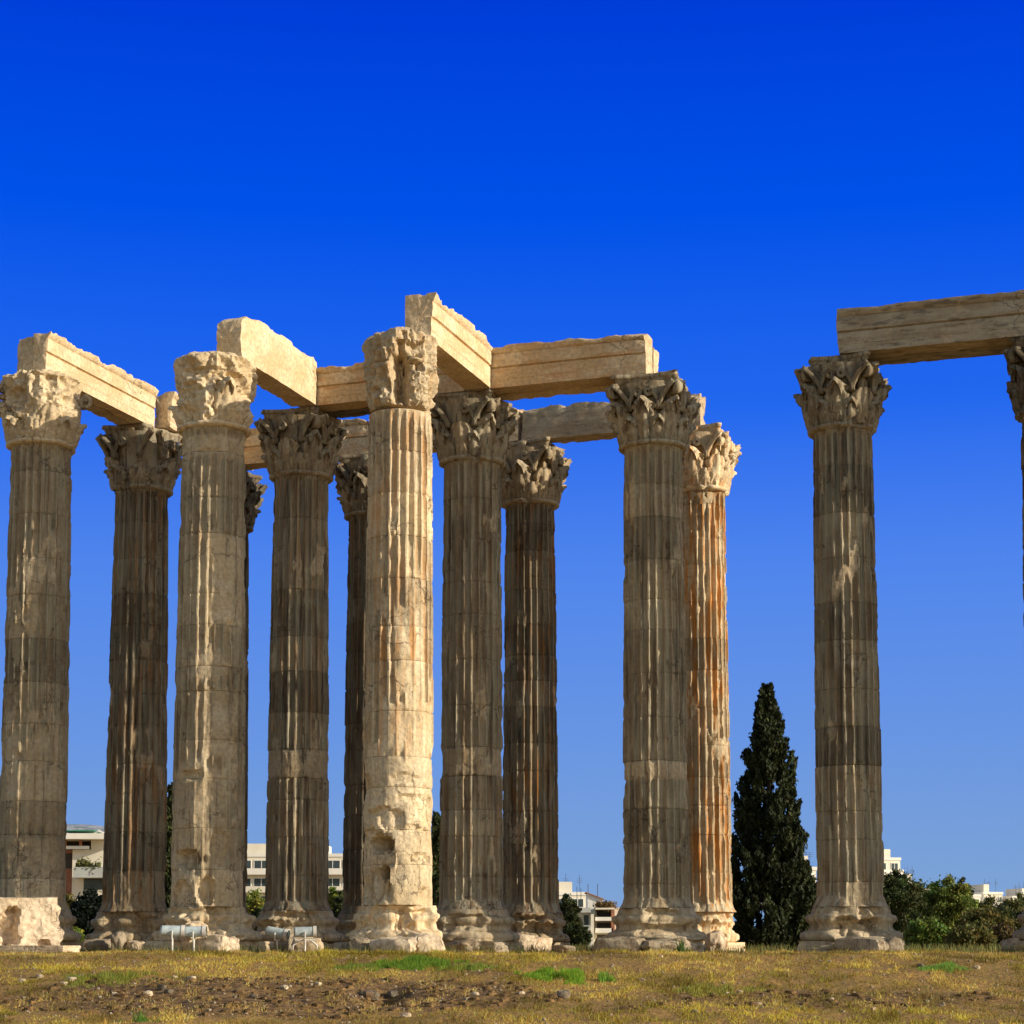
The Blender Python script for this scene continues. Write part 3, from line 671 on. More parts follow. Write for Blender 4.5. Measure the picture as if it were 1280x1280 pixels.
FR = [(128, 61.5, 1.3, .5, .7, 'flat grassy slab before the dark rusty column', 1), (148, 60.8, .55, .75, .4, 'upright pointed fragment before the dark rusty column', 2), (168, 60.9, .8, .45, .5, 'slanting pale fragment right of the upright pointed one', 3),
      (268, 54.4, .95, .62, .6, 'rounded pale boulder right of the left pair of floodlights', 4), (288, 54.5, .5, .5, .4, 'small pale rock at the right foot of the rock-footed column', 5),
      (248, 55.0, 1.2, 1.0, .5, 'orange-tinted boulder behind the left floodlights', 6),
      (357, 59.5, .8, .55, .5, 'grey rock beneath the second pair of floodlights', 8), (384, 58.6, .95, .55, .6, 'pale humped rock behind the white floodlight legs', 9), (340, 59.8, .7, .4, .5, 'low rock left of the second pair of floodlights', 10),
      (452, 53.0, .55, .48, .5, 'round grey ball-like rock left of the tall sunlit column foot', 11), (430, 54.0, .7, .35, .5, 'low bluish rock before the hidden back column', 12),
      (497, 52.4, 1.15, .55, .7, 'blocky cream fragment before the tall sunlit column', 13), (533, 52.5, .8, .6, .6, 'cream fragment with a sloping top at the tall sunlit column corner', 14), (476, 52.6, .5, .45, .5, 'small upright stone at the left of the blocky cream fragment', 15),
      (580, 57.4, 1.6, .45, .8, 'long low rock before the grey brown fluted column', 16), (612, 57.6, 1.0, .4, .7, 'sloping grey slab right of the long low rock', 17),
      (655, 62.5, .8, .7, .6, 'cream crumbled rock below the sun-striped brown column', 18), (672, 62.7, .9, .6, .6, 'orange-tinted crumbled rock right of the cream one', 19), (648, 62.4, .5, .4, .5, 'small dark rock left of the crumbled rocks', 20), (703, 63.4, .9, .3, .6, 'low grey slab right of the crumbled rocks', 21),
      (775, 56.1, 1.4, .52, .6, 'left grey slab before the wide leafy column', 22), (826, 56.0, 1.3, .46, .6, 'right grey slab before the wide leafy column', 23), (852, 56.2, .7, .5, .5, 'tan corner stone right of the grey slabs', 24),
      (893, 61.3, .8, .8, .6, 'pale worn stone at the foot of the orange streaked column', 25),
      (1075, 54.2, 1.6, .48, .6, 'long grey slab before the lone right column', 26), (1112, 54.3, .7, .5, .6, 'cream wedge stone right of the long grey slab', 27), (1272, 54.2, .9, .5, .7, 'bluish stone at the right edge of the picture', 28)]
for (px, Y_, w_, h_, d_, lb, sd_) in FR:
    grey = any(q_ in lb for q_ in ('grey', 'bluish', 'dark'))
    nm_ = 'stone_slab' if 'slab' in lb else 'rock'
    place_rock(px, Y_, w_, h_, d_, lb, 50+sd_, cat='stone slab' if 'slab' in lb else 'rock', name=nm_, rough=.26, box=.45, tone=.85 if grey else 1.2, rust=.45 if ('orange' in lb or 'tan' in lb) else .1, pat=.75 if grey else .1, sink=.3, rotz=sd_*.7)

# ------------------------------------------------------------------ floodlights
def floodlight(px, py, Y_, length, rad, ang, label, legs=1, tilt=0.):
    x = at(px, Y_); zc_ = zat(py, Y_); g = gz(x, Y_)
    root = empty('floodlight', (x, Y_, g), ang); tag(root, label, 'floodlight', 'floodlights on stands before the columns')
    h = zc_-g; a = np.arange(24)/24*2*np.pi
    def cyl(x0_, x1_, r0_, r1_, closed=True):
        R_ = [np.stack([0*a+xx, np.cos(a)*rr, np.sin(a)*rr], -1) for xx, rr in ((x0_, r0_), (x1_, r1_))]
        return tube_rings(R_)
    def til(V):
        c_, s_ = math.cos(tilt), math.sin(tilt); V = np.array(V); X_ = V[:, 0]*c_-V[:, 2]*s_; Z_ = V[:, 0]*s_+V[:, 2]*c_; V[:, 0] = X_; V[:, 2] = Z_+h; return V
    m = MB()
    for (q0, q1, r0_, r1_) in ((-length/2, length/2-.04, rad*.93, rad*.97), (-length/2-.05, -length/2, rad*.6, rad*.92)):
        V, F = cyl(q0, q1, r0_, r1_); m.add(til(V), F)
    hs_ = m.build('housing', M_LAMP, root, False)
    m = MB(); V, F = cyl(length/2-.04, length/2+.06, rad*1.08, rad*1.1); m.add(til(V), F); m.build('rim', M_LAMPW, root)
    m = MB(); V, F = cyl(length/2+.062, length/2+.07, rad*.95, rad*.9); m.add(til(V), F); m.build('lens', M_GLASS, root)
    m = MB()
    m.tube([(0, -rad*1.15, h), (0, -rad*1.15, h-rad*1.35), (0, rad*1.15, h-rad*1.35), (0, rad*1.15, h)], .025, 6)
    m.build('bracket', M_LAMPW, root)
    off = [0.] if legs == 1 else ([-.28, .28] if legs == 2 else [-.35, .0, .35])
    for q_ in off:
        m = MB(); m.tube([(q_*.4, 0, h-rad*1.35), (q_, 0, h*.35), (q_, 0, -.05)], .032, 7); m.build('leg', M_LAMPW, root)
    if legs > 1:
        m = MB(); m.tube([(-.3, 0, h-rad*1.5), (.3, 0, h-rad*1.5)], .03, 6); m.build('crossbar', M_LAMPW, root)
floodlight(215, 1163.5, 54.0, .56, .155, .12, 'left grey-blue barrel floodlight before the rock-footed column', 1, -.03)
floodlight(242, 1164.5, 54.1, .56, .155, .02, 'right grey-blue barrel floodlight before the rock-footed column', 1, .02)
floodlight(346, 1166, 58.2, .60, .16, -.25, 'shaded floodlight whose white rim tilts down, left of its pair', 1, -.18)
floodlight(381, 1165, 57.8, .56, .16, .1, 'brighter white floodlight on three thin legs, right of its pair', 3, .02)

# ------------------------------------------------------------------ trees and shrubs
def leaf_cards(C, size, tints, up=.0, r_=rng, elong=1.6):
    n = len(C); d = r_.normal(size=(n, 3)); d[:, 2] += up*2; d /= np.linalg.norm(d, axis=1)[:, None]
    e = r_.normal(size=(n, 3)); e = np.cross(d, e); e /= np.linalg.norm(e, axis=1)[:, None]
    s = size*r_.uniform(.6, 1.35, n)[:, None]
    V = np.stack([C-d*s*elong*.5, C+e*s*.42, C+d*s*elong*.5, C-e*s*.42], 1).reshape(-1, 3)
    F = np.arange(n*4).reshape(n, 4); return V, F, np.repeat(tints, 4, axis=0)
def tint(base, n, r_, var=.35):
    k = np.exp(r_.normal(0, var, n))[:, None]; h = r_.normal(0, .12, n)[:, None]
    return np.clip(np.array(base)[None, :]*k*np.hstack([1+h, 1+0*h, 1-h]), .002, .6)
def trunk_mesh(h, r0, spread, r_, nl=7, z0=.15):
    m = MB(); top = h*.88
    pts = [(r_.normal(0, .03)*h*.3*q, r_.normal(0, .03)*h*.3*q, top*q-.2*(q == 0)) for q in np.linspace(0, 1, 7)]
    m.tube(pts, np.linspace(r0, r0*.15, 7), 8)
    for k in range(nl):
        q = r_.uniform(.25, .85); a = r_.uniform(0, 2*np.pi); p = np.array(pts[min(6, int(q*6))]); ln = spread*r_.uniform(.5, .85)*(1-q*.4)
        e = p+np.array([math.cos(a)*ln, math.sin(a)*ln, ln*r_.uniform(.4, .9)])
        m.tube([p, (p*.5+e*.5)+np.array([0, 0, ln*.08]), e], [r0*.4*(1-q*.5), r0*.25*(1-q*.5), r0*.06], 6)
    return m
def tree(px, Y_, ptop, wpx, label, base, cat='tree', name='tree', lf=.115, seed=0, dens=1., zlow=.12, g=0., group=None, narrow=False, bark=M_BARK):
    r_ = np.random.default_rng(900+seed)
    zc = Y_*math.cos(PITCH); x = at(px, Y_); h = zat(ptop, Y_); W = wpx*zc/FOC/2
    root = empty(name, (x, Y_, g)); tag(root, label, cat, group)
    trunk_mesh(h*.95, max(.06, h*.018), W, r_).build('trunk', bark, root, True)
    nc = int(90*dens*(1.4 if W/h > .55 else 1))
    cs = []
    while len(cs) < nc:
        q = r_.uniform(-1, 1, 3); rr = np.linalg.norm(q)
        if rr > 1 or rr < .35: continue
        zz = h*(zlow+(1-zlow)*(q[2]*.5+.5)); wz = 1.0 if q[2] < 0 else 1
        cs.append(((q[0])*W*.92, q[1]*W*.92, zz*.94))
    cs.append((0, 0, h*.95)); C = []; T = []
    for c_ in cs:
        cr = W*r_.uniform(.10, .24); n = int(230*dens)
        q = r_.normal(size=(n, 3)); q /= np.linalg.norm(q, axis=1)[:, None]; q *= (np.abs(r_.normal(0, .75, n)))[:, None]
        C.append(np.array(c_)+q*np.array([cr, cr, cr*.8])); b_ = np.array(base)*np.exp(r_.normal(0, .28))*np.array([1+r_.normal(0, .12), 1, 1])
        T.append(tint(b_, n, r_, .22))
    C = np.concatenate(C); T = np.concatenate(T); C[:, 2] = np.maximum(C[:, 2], .05)
    V, F, TT = leaf_cards(C, lf, T, .2, r_); mesh('crown', V, F, M_LEAF, root, False, {'tint': TT})
    return root
def cypress(px, Y_, ptop, wpx, label, base, seed=0, nclump=430, per=95, lf=.15, side=()):
    r_ = np.random.default_rng(700+seed); x = at(px, Y_); h = zat(ptop, Y_); W = wpx*Y_/FOC/2
    root = empty('cypress_tree', (x, Y_, 0)); tag(root, label, 'tree')
    trunk_mesh(h*.96, .22, W*.8, r_, 26).build('trunk', M_BARK, root, True)
    C = []; T = []
    def R_(q): return W*np.interp(q, [0, .06, .2, .4, .6, .72, .85, .95, 1], [.80, .98, 1., .86, .66, .47, .27, .13, .03])
    for k in range(nclump):
        q = r_.uniform(0, 1)**1.25*.97+.01; a = r_.uniform(0, 2*np.pi); lob = 1+.17*math.sin(a*3+q*9+seed)+.12*math.sin(q*38+a*2)
        rr = R_(q)*lob*(r_.uniform(.35, 1)**.5); c_ = np.array([math.cos(a)*rr, math.sin(a)*rr, q*h])
        ax = np.array([math.cos(a)*.45, math.sin(a)*.45, 1.]); ax /= np.linalg.norm(ax)
        ln = r_.uniform(.22, .50)*(1 if q < .85 else .7); wd = ln*.42
        u = r_.uniform(-1, 1, per); d = r_.normal(size=(per, 3))*wd*.5*np.sqrt(np.clip(1.15-np.abs(u), .05, 1))[:, None]
        C.append(c_+ax*u[:, None]*ln+d); b_ = np.array(base)*math.exp(r_.normal(0, .28)); T.append(tint(b_, per, r_, .25))
    C = np.concatenate(C); T = np.concatenate(T); C[:, 2] = np.maximum(C[:, 2], .05)
    V, F, TT = leaf_cards(C, lf, T, .9, r_, 1.8); mesh('crown', V, F, M_LEAF, root, False, {'tint': TT}); return root
DG = (.045, .058, .018); MG = (.16, .19, .036); OL = (.15, .14, .035); LG = (.16, .20, .03)
cypress(963, 82, 853, 100, 'tall dark cypress standing left of the lone right column', (.032, .042, .015), 1, 680, 120, .12)
cypress(212, 78, 985, 24, 'thin dark cypress sliver seen between the dark rusty and the rock-footed column', DG, 2, 160, 90, .12)
cypress(546, 84, 1020, 24, 'thin dark cypress sliver right of the tall sunlit column', DG, 3, 160, 90, .12)
TG = 'trees beyond the temple'
tree(1013, 98, 1092, 44, 'dark bushy tree squeezed between the tall cypress and the lone column', DG, seed=1, group=TG)
tree(1122, 112, 1086, 84, 'dense dark tree just right of the lone column, in front of the cream tower', (.075, .09, .028), seed=2, dens=1.2, group=TG)
tree(1152, 118, 1117, 60, 'low mid-green tree between the two tallest trees at the right', MG, seed=3, group=TG)
tree(1165, 120, 1104, 60, 'mid-green tree filling the gap behind the low one at right', MG, seed=31, group=TG)
tree(1188, 108, 1096, 72, 'tallest mid-green tree in the clump at the right', MG, seed=4, dens=1.3, group=TG)
tree(1206, 150, 1094, 26, 'dark rounded treetop rising behind the tallest mid-green tree', DG, seed=5, group=TG, zlow=.4)
tree(1232, 104, 1138, 70, 'olive brown tree left of the picture edge', (.14, .13, .035), seed=6, dens=1.1, group=TG)
tree(1276, 125, 1116, 60, 'sparse olive tree touching the right picture edge, taller than its neighbours', (.14, .15, .04), seed=33, group=TG)
tree(1240, 135, 1122, 64, 'olive tree hiding the lower half of the houses at the right', (.13, .14, .035), seed=32, group=TG)
tree(1268, 112, 1126, 60, 'dark tree at the right edge of the picture', (.09, .10, .03), seed=7, group=TG)
tree(1160, 92, 1150, 56, 'bright green shrub at the foot of the right clump', (.15, .20, .035), 'shrub', 'shrub', seed=8, lf=.12, zlow=.02, group='shrubs beyond the temple')
tree(1215, 90, 1160, 60, 'yellowish shrub at the foot of the right clump', (.14, .13, .035), 'shrub', 'shrub', seed=9, lf=.12, zlow=.02, group='shrubs beyond the temple')
tree(1252, 92, 1158, 50, 'reddish brown shrub near the picture edge at right', (.11, .08, .03), 'shrub', 'shrub', seed=19, lf=.12, zlow=.02, group='shrubs beyond the temple')
tree(708, 120, 1117, 38, 'dark tree between the sun-striped column and the balconied building', DG, seed=10, group=TG)
tree(724, 118, 1156, 30, 'small dark tree hiding the lower left of the balconied building', DG, seed=11, group=TG)
tree(84, 96, 1118, 44, 'olive leafed tree by the leftmost column', OL, seed=12, group=TG)
tree(112, 90, 1112, 52, 'very dark bush below the white building at left', (.012, .020, .013), 'shrub', 'shrub', seed=13, dens=1.4, zlow=.02, group='shrubs beyond the temple')
tree(92, 88, 1160, 30, 'bright green low shrub beside the very dark bush', LG, 'shrub', 'shrub', seed=14, lf=.12, zlow=.02, group='shrubs beyond the temple')
tree(318, 110, 1112, 50, 'sunny green tree between the rock-footed and chipped columns', MG, seed=15, group=TG)
tree(322, 96, 1136, 40, 'dark shrub under the sunny green tree', DG, 'shrub', 'shrub', seed=16, zlow=.02, group='shrubs beyond the temple')
tree(414, 108, 1108, 46, 'sunny yellow-green tree right of the chipped column', LG, seed=17, group=TG)
tree(426, 100, 1112, 30, 'dark tree next to the sunny yellow-green one', DG, seed=18, group=TG)
tree(205, 92, 1120, 40, 'dark shrub at the foot of the thin cypress sliver left', DG, 'shrub', 'shrub', seed=20, zlow=.02, group='shrubs beyond the temple')
tree(620, 110, 1150, 30, 'small dark shrub glimpsed between the fluted columns', DG, 'shrub', 'shrub', seed=21, zlow=.02, group='shrubs beyond the temple')
tree(930, 92, 1168, 60, 'low dark shrub at the foot of the tall cypress', (.03, .04, .015), 'shrub', 'shrub', seed=22, lf=.12, zlow=.02, group='shrubs beyond the temple')

# ------------------------------------------------------------------ buildings beyond
def building(px0, px1, Y_, ptop, depth, rot, label, mat, floors=4, fh=3.0, bal=True, nwin=5, z0=-1., roofstuff=True, seed=0, name='apartment_building', shade=M_GLASS, balx=(0, 1), group='buildings beyond the trees', wfrac=.62):
    r_ = np.random.default_rng(300+seed)
    x0_, x1_ = at(px0, Y_), at(px1, Y_); W = x1_-x0_; H_ = zat(ptop, Y_)-z0
    root = empty(name, ((x0_+x1_)/2, Y_, z0), rot); tag(root, label, 'building', group)
    m = MB(); m.box(-W/2, W/2, 0, depth, 0, H_); m.build('wall', mat, root)
    m = MB(); m.box(-W/2-.15, W/2+.15, -.15, .15, H_+.003, H_+.55); m.box(-W/2-.15, -W/2+.15, .153, depth, H_+.003, H_+.55); m.box(W/2-.15, W/2+.15, .153, depth, H_+.003, H_+.55)
    m.build('parapet', M_WHITE, root)
    for f in range(floors):
        zt_ = H_-.35-f*fh; zb = zt_-fh+.35
        if bal:
            bx0, bx1 = -W/2+W*balx[0], -W/2+W*balx[1]
            m = MB(); m.box(bx0, bx1, -1.5, -.004, zb-.05, zb+.13); m.box(bx0, bx1, -1.5, -1.38, zb+.133, zb+1.0)
            m.box(bx0, bx0+.12, -1.376, -.004, zb+.133, zb+1.0); m.box(bx1-.12, bx1, -1.376, -.004, zb+.133, zb+1.0); m.build('balcony', M_WHITE if f % 2 == 0 else mat, root)
        for k in range(nwin):
            cx = -W/2+W*(k+.5)/nwin; ww = min(W/nwin*wfrac, 2.6)
            m = MB(); hh = 2.2 if bal else 1.4; zz = zb+(.15 if bal else .9)
            for q in ((cx-ww/2, cx-ww/2+.1, zz, zz+hh), (cx+ww/2-.1, cx+ww/2, zz, zz+hh), (cx-.05, cx+.05, zz, zz+hh)): m.box(q[0], q[1], -.10, -.003, q[2], q[3])
            m.box(cx-ww/2, cx+ww/2, -.10, -.003, zz+hh+.002, zz+hh+.12)
            wn = m.build('window', M_WHITE, root)
            m = MB(); m.box(cx-ww/2+.11, cx+ww/2-.11, -.04, -.005, zz+.01, zz+hh-.01); m.build('pane', shade, wn)
            if depth > 5 and k < 2:                          # side windows on the sunny side
                m = MB(); yc_ = depth*(k+.6)/2.4; m.box(W/2+.003, W/2+.06, yc_-.7, yc_+.7, zb+1, zb+2.3); m.build('window', M_DARK, root)
    if roofstuff:
        m = MB(); w_ = W*r_.uniform(.25, .4); c_ = W*r_.uniform(-.2, .2); m.box(c_-w_/2, c_+w_/2, 1.5, depth-1, H_+.003, H_+2.3); m.build('roof_room', M_CREAM, root)
        for k in range(3):
            ax = r_.uniform(-W*.4, W*.4); m = MB(); m.tube([(ax, 2, H_), (ax, 2, H_+r_.uniform(2.6, 4.2))], .035, 5)
            for q in range(3): m.box(ax-.5, ax+.5, 1.97, 2.03, H_+2.2+q*.3, H_+2.24+q*.3)
            m.build('antenna', M_DARK, root)
    return root
# white modern building far left: overhanging roof slab, loggia, terrace
def left_building():
    Y_ = 250.; x0_ = at(60, Y_); z = lambda p: zat(p, Y_); X_ = lambda p: at(p, Y_)-at(100, Y_)
    root = empty('white_villa', (at(100, Y_), Y_, 0)); tag(root, 'white modern building with a roofed loggia, between the two leftmost columns', 'building')
    m = MB(); m.box(X_(88), X_(160), 0, 12, -1, z(1062)); m.box(X_(111), X_(160), 0, 12, z(1062)+.003, z(1050)); m.build('wall', M_CREAM, root)
    m = MB(); m.box(X_(60), X_(88)-.003, 1.5, 12, -1, z(1062)); m.build('side_wall', M_BRICK, root)
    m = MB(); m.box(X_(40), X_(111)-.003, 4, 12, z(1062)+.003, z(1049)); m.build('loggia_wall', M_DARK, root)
    m = MB(); m.box(X_(40), X_(162), -2.5, 13, z(1050)+.003, z(1043)); m.build('roof_slab', M_WHITE, root)
    m = MB(); m.box(X_(40), X_(111), -1.2, -1.0, z(1062)+.003, z(1058)); m.build('railing', M_WHITE, root)
    for p_ in (78, 97):
        m = MB(); m.box(X_(p_), X_(p_)+.3, -.5, -.2, z(1062), z(1050)); m.build('post', M_BRICK, root)
    m = MB(); m.box(X_(96), X_(160), -3, -.003, z(1098), z(1094)); m.box(X_(96), X_(160), -3, -2.85, z(1094)+.003, z(1085)); m.build('balcony', M_GREYW, root)
    m = MB(); m.box(X_(103), X_(150), -.08, -.003, z(1112), z(1098)-.01); m.build('window', M_GLASS, root)
    m = MB(); m.box(X_(62), X_(84), 1.4, 1.497, z(1085), z(1066)); m.build('window', M_DARK, root)
    m = MB(); m.box(X_(70), X_(112), 1, 8, z(1043)+.5, z(1037)); m.build('roof_awning', M_GREEN, root)
    for p_ in (100, 118):
        m = MB(); m.tube([(X_(p_), 3, z(1043)), (X_(p_)+1.4, 3, z(1037)), (X_(p_)+2.8, 3, z(1043))], .12, 5); m.build('solar_heater', M_LAMPW, root)
    r_ = np.random.default_rng(8); n = 1500; C = r_.normal(size=(n, 3))*np.array([.1, .2, .33]); C[:, 0] += r_.uniform(X_(98), X_(128), n); C[:, 1] -= 2.6; C[:, 2] += z(1084)+.3*np.sin(C[:, 0]*2.3)
    V, F, TT = leaf_cards(C, .2, tint((.14, .15, .05), n, r_), .3, r_); mesh('terrace_hedge', V, F, M_LEAF, root, False, {'tint': TT})
left_building()
building(225, 560, 330, 1071, 14, 0, 'long cream apartment building with continuous balconies behind the left columns', M_CREAM, 5, 3., True, 15, seed=1, wfrac=.94)  # near-continuous dark panes stand in for shade in the balcony recesses
building(660, 735, 330, 1119, 12, .12, 'pale stepped building left part behind the dark tree near centre', M_CREAM, 3, 3., True, 3, seed=2, z0=-2)
def balconied():
    Y_ = 300.; z = lambda p: zat(p, Y_); X_ = lambda p: at(p, Y_)-at(745, Y_)
    root = empty('balcony_house', (at(745, Y_), Y_, 0)); tag(root, 'apartment house with deep square balconies and a white gable, right of the sun-striped column', 'building')
    m = MB(); m.box(X_(738), X_(742), -1.8, 8, -1, z(1143)); m.box(X_(742)+.003, X_(800), 2.2, 8, -1, z(1134)); m.build('wall', M_CREAM, root)
    m = MB(); m.box(X_(738), X_(745)-.1, 0.0, 2.19, z(1143)+.003, z(1137)); m.build('ledge', M_GREYW, root)
    # white gable roof room, a wedge
    V = [(X_(735), 1, z(1137)), (X_(754), 1, z(1137)), (X_(754), 1, z(1124)), (X_(735), 1, z(1116)), (X_(735), 7, z(1137)), (X_(754), 7, z(1137)), (X_(754), 7, z(1124)), (X_(735), 7, z(1116))]
    mesh('roof_room', V, [np.array([(0, 1, 2, 3), (5, 4, 7, 6), (3, 2, 6, 7), (1, 5, 6, 2), (0, 3, 7, 4), (0, 4, 5, 1)])], M_WHITE, root, False)
    V = [(X_(733), .6, z(1114.5)), (X_(756), .6, z(1123.5)), (X_(756), 7.4, z(1123.5)), (X_(733), 7.4, z(1114.5)), (X_(733), .6, z(1115.6)), (X_(756), .6, z(1124.6)), (X_(756), 7.4, z(1124.6)), (X_(733), 7.4, z(1115.6))]
    mesh('roof', V, [np.array([(0, 1, 2, 3), (4, 7, 6, 5), (0, 4, 5, 1), (1, 5, 6, 2), (2, 6, 7, 3), (3, 7, 4, 0)])], M_BRICK, root, False)
    for p0, p1 in ((1151, 1149), (1166, 1163), (1181, 1178)):
        m = MB(); m.box(X_(744), X_(766), -1.2, 2.19, z(p0), z(p1)); m.box(X_(744), X_(766), -1.2, -1.05, z(p1)+.003, z(p1-2.6)); m.build('balcony', M_WHITE, root)
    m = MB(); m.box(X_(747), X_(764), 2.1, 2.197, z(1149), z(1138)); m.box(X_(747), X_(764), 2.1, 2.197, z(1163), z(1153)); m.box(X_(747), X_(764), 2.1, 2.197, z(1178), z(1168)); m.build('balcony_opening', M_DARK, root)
    m = MB(); m.box(X_(764)+.003, X_(768), -1.2, 8, z(1165), z(1134)); m.build('side_pier', M_BRICK, root)
    m = MB(); m.box(X_(744), X_(768), -1.4, 2.19, z(1137), z(1135)); m.build('canopy', M_CREAM, root)
    for p_ in (1140, 1162, 1184):
        m = MB(); m.box(X_(704), X_(738)-.003, -2.2, 2, z(p_+1), z(p_-1)); m.box(X_(704), X_(738)-.003, -2.2, -2.0, z(p_-1)+.003, z(p_-5)); m.build('balcony', M_GREYW, root)
        m = MB(); m.box(X_(730), X_(736), .4, .497, z(p_+16), z(p_+4)); m.build('window', M_GLASS, root)
    m = MB(); m.box(X_(704), X_(738)-.003, .5, 8, -1, z(1137)); m.build('wing_wall', M_WHITE, root)
    r_ = np.random.default_rng(5); C = r_.normal(size=(900, 3))*np.array([.75, .3, .3])+np.array([X_(757), -.6, z(1132)])
    V, F, TT = leaf_cards(C, .25, tint((.22, .15, .06), 900, r_), .3, r_); mesh('terrace_plant', V, F, M_LEAF, root, False, {'tint': TT})
    for p_ in (722, 727, 736, 748):
        m = MB(); m.tube([(X_(p_), 2, z(1137)), (X_(p_), 2, z(1104+(p_ % 4)*2))], .05, 5); m.build('antenna', M_DARK, root)
balconied()
building(1080, 1130, 400, 1075, 12, .3, 'tall cream tower block above the trees at the right', M_CREAM, 4, 3., True, 3, seed=4)
building(1128, 1141, 410, 1098, 10, .3, 'small cream house stepping down from the tower block', M_CREAM, 2, 3., False, 2, seed=5, roofstuff=False, name='house')
building(1140, 1150, 410, 1106, 10, .3, 'small brownish house with an aerial, lower than the cream one beside it', M_BRICK, 2, 3., False, 2, seed=6, name='house')
building(1157, 1172, 420, 1114, 9, .2, 'little bright white house peeking over the low mid-green tree', M_WHITE, 3, 3., False, 2, seed=7, roofstuff=False, name='house')
building(1210, 1228, 430, 1121, 10, .25, 'white house with a tall white chimney stack at the right', M_WHITE, 3, 3., False, 2, seed=8, name='house', roofstuff=False)
building(1230, 1256, 440, 1118, 10, .25, 'house with a terracotta roofline at the right', M_CREAM, 3, 3., True, 3, seed=9, name='house')
building(1240, 1256, 400, 1131, 6, .25, 'low white house with a dark arch below the terracotta one', M_WHITE, 2, 3., False, 2, seed=12, name='house', roofstuff=False)
building(1266, 1300, 440, 1123, 10, .25, 'pale house at the far right edge', M_WHITE, 3, 3., False, 2, seed=10, name='house')
building(1004, 1022, 300, 1088, 10, .2, 'white building seen between the tall cypress and the lone column', M_WHITE, 4, 3., False, 2, seed=11)

# ------------------------------------------------------------------ grass, weeds, pebbles
def blades(name, x, y, hgt, wid, tints, kind='stuff', lean=.5, label=None, cat=None, group=None, z=None):
    n = len(x); z = ghz(x, y) if z is None else z; a = rng.uniform(0, 2*np.pi, n); ln = rng.uniform(0, lean, n)*hgt; b_ = rng.uniform(0, 2*np.pi, n)
    dx, dy = np.cos(b_)*wid, np.sin(b_)*wid*.4; ox, oy = np.cos(a)*ln, np.sin(a)*ln
    B = np.stack([x, y, z-.02], -1)
    V = np.stack([B-np.stack([dx, dy, 0*dx], -1), B+np.stack([dx, dy, 0*dx], -1), B+np.stack([ox+dx*.3, oy, hgt], -1), B+np.stack([ox-dx*.3, oy, hgt*.98], -1)], 1).reshape(-1, 3)
    o = mesh(name, V, np.arange(4*n).reshape(n, 4), M_BLADE, None, False, {'tint': np.repeat(tints, 4, axis=0)})
    tag(o, label, cat, group, kind); return o
def scatter(n, y0=31.5, y1=50.):
    y = rng.uniform(y0**2, y1**2, n)**.5; x = rng.uniform(-1, 1, n)*y*.285; return x, y
x, y = scatter(330000); keep = (rng.uniform(0, 1, len(x)) > soil_mask(x, y)*.5)&(fbm(np.stack([x*1.5, y*.8, 0*x], -1), 6, 4) > -.34+rng.normal(0, .12, len(x)))
x, y = x[keep], y[keep]; n = len(x)
gn = fbm(np.stack([x*.30, y*.20, 0*x], -1), 31, 4); gn2 = fbm(np.stack([x*1.6, y*1., 0*x], -1), 33, 3)
gm = sstep(.02, .28, gn+gn2*.35+rng.normal(0, .06, n))[:, None]; so_ = soil_mask(x, y)[:, None]
T = tint((.68, .40, .095), n, rng, .38)*(1-gm)+tint((.52, .38, .055), n, rng, .40)*gm
T = T*(1-so_*.7)+tint((.50, .31, .09), n, rng, .45)*so_*.7
big = fbm(np.stack([x*.9, y*.45, 0*x], -1), 77, 5)[:, None]
T = T*np.exp(np.clip(big*1.7, -.75, .45))
T = np.where(rng.uniform(0, 1, (n, 1)) < .22, T*np.array([.38, .33, .30]), T)
h = (.022+.048*rng.uniform(0, 1, n)**3)*(1+.3*gm[:, 0])*np.clip(1+fbm(np.stack([x*4, y*2, 0*x], -1), 36, 3)*2.2, .3, 2.2)
blades('dry_grass', x, y, h, .009, T, lean=1.3, label='dry golden grass covering the bank in front of the columns', cat='grass')
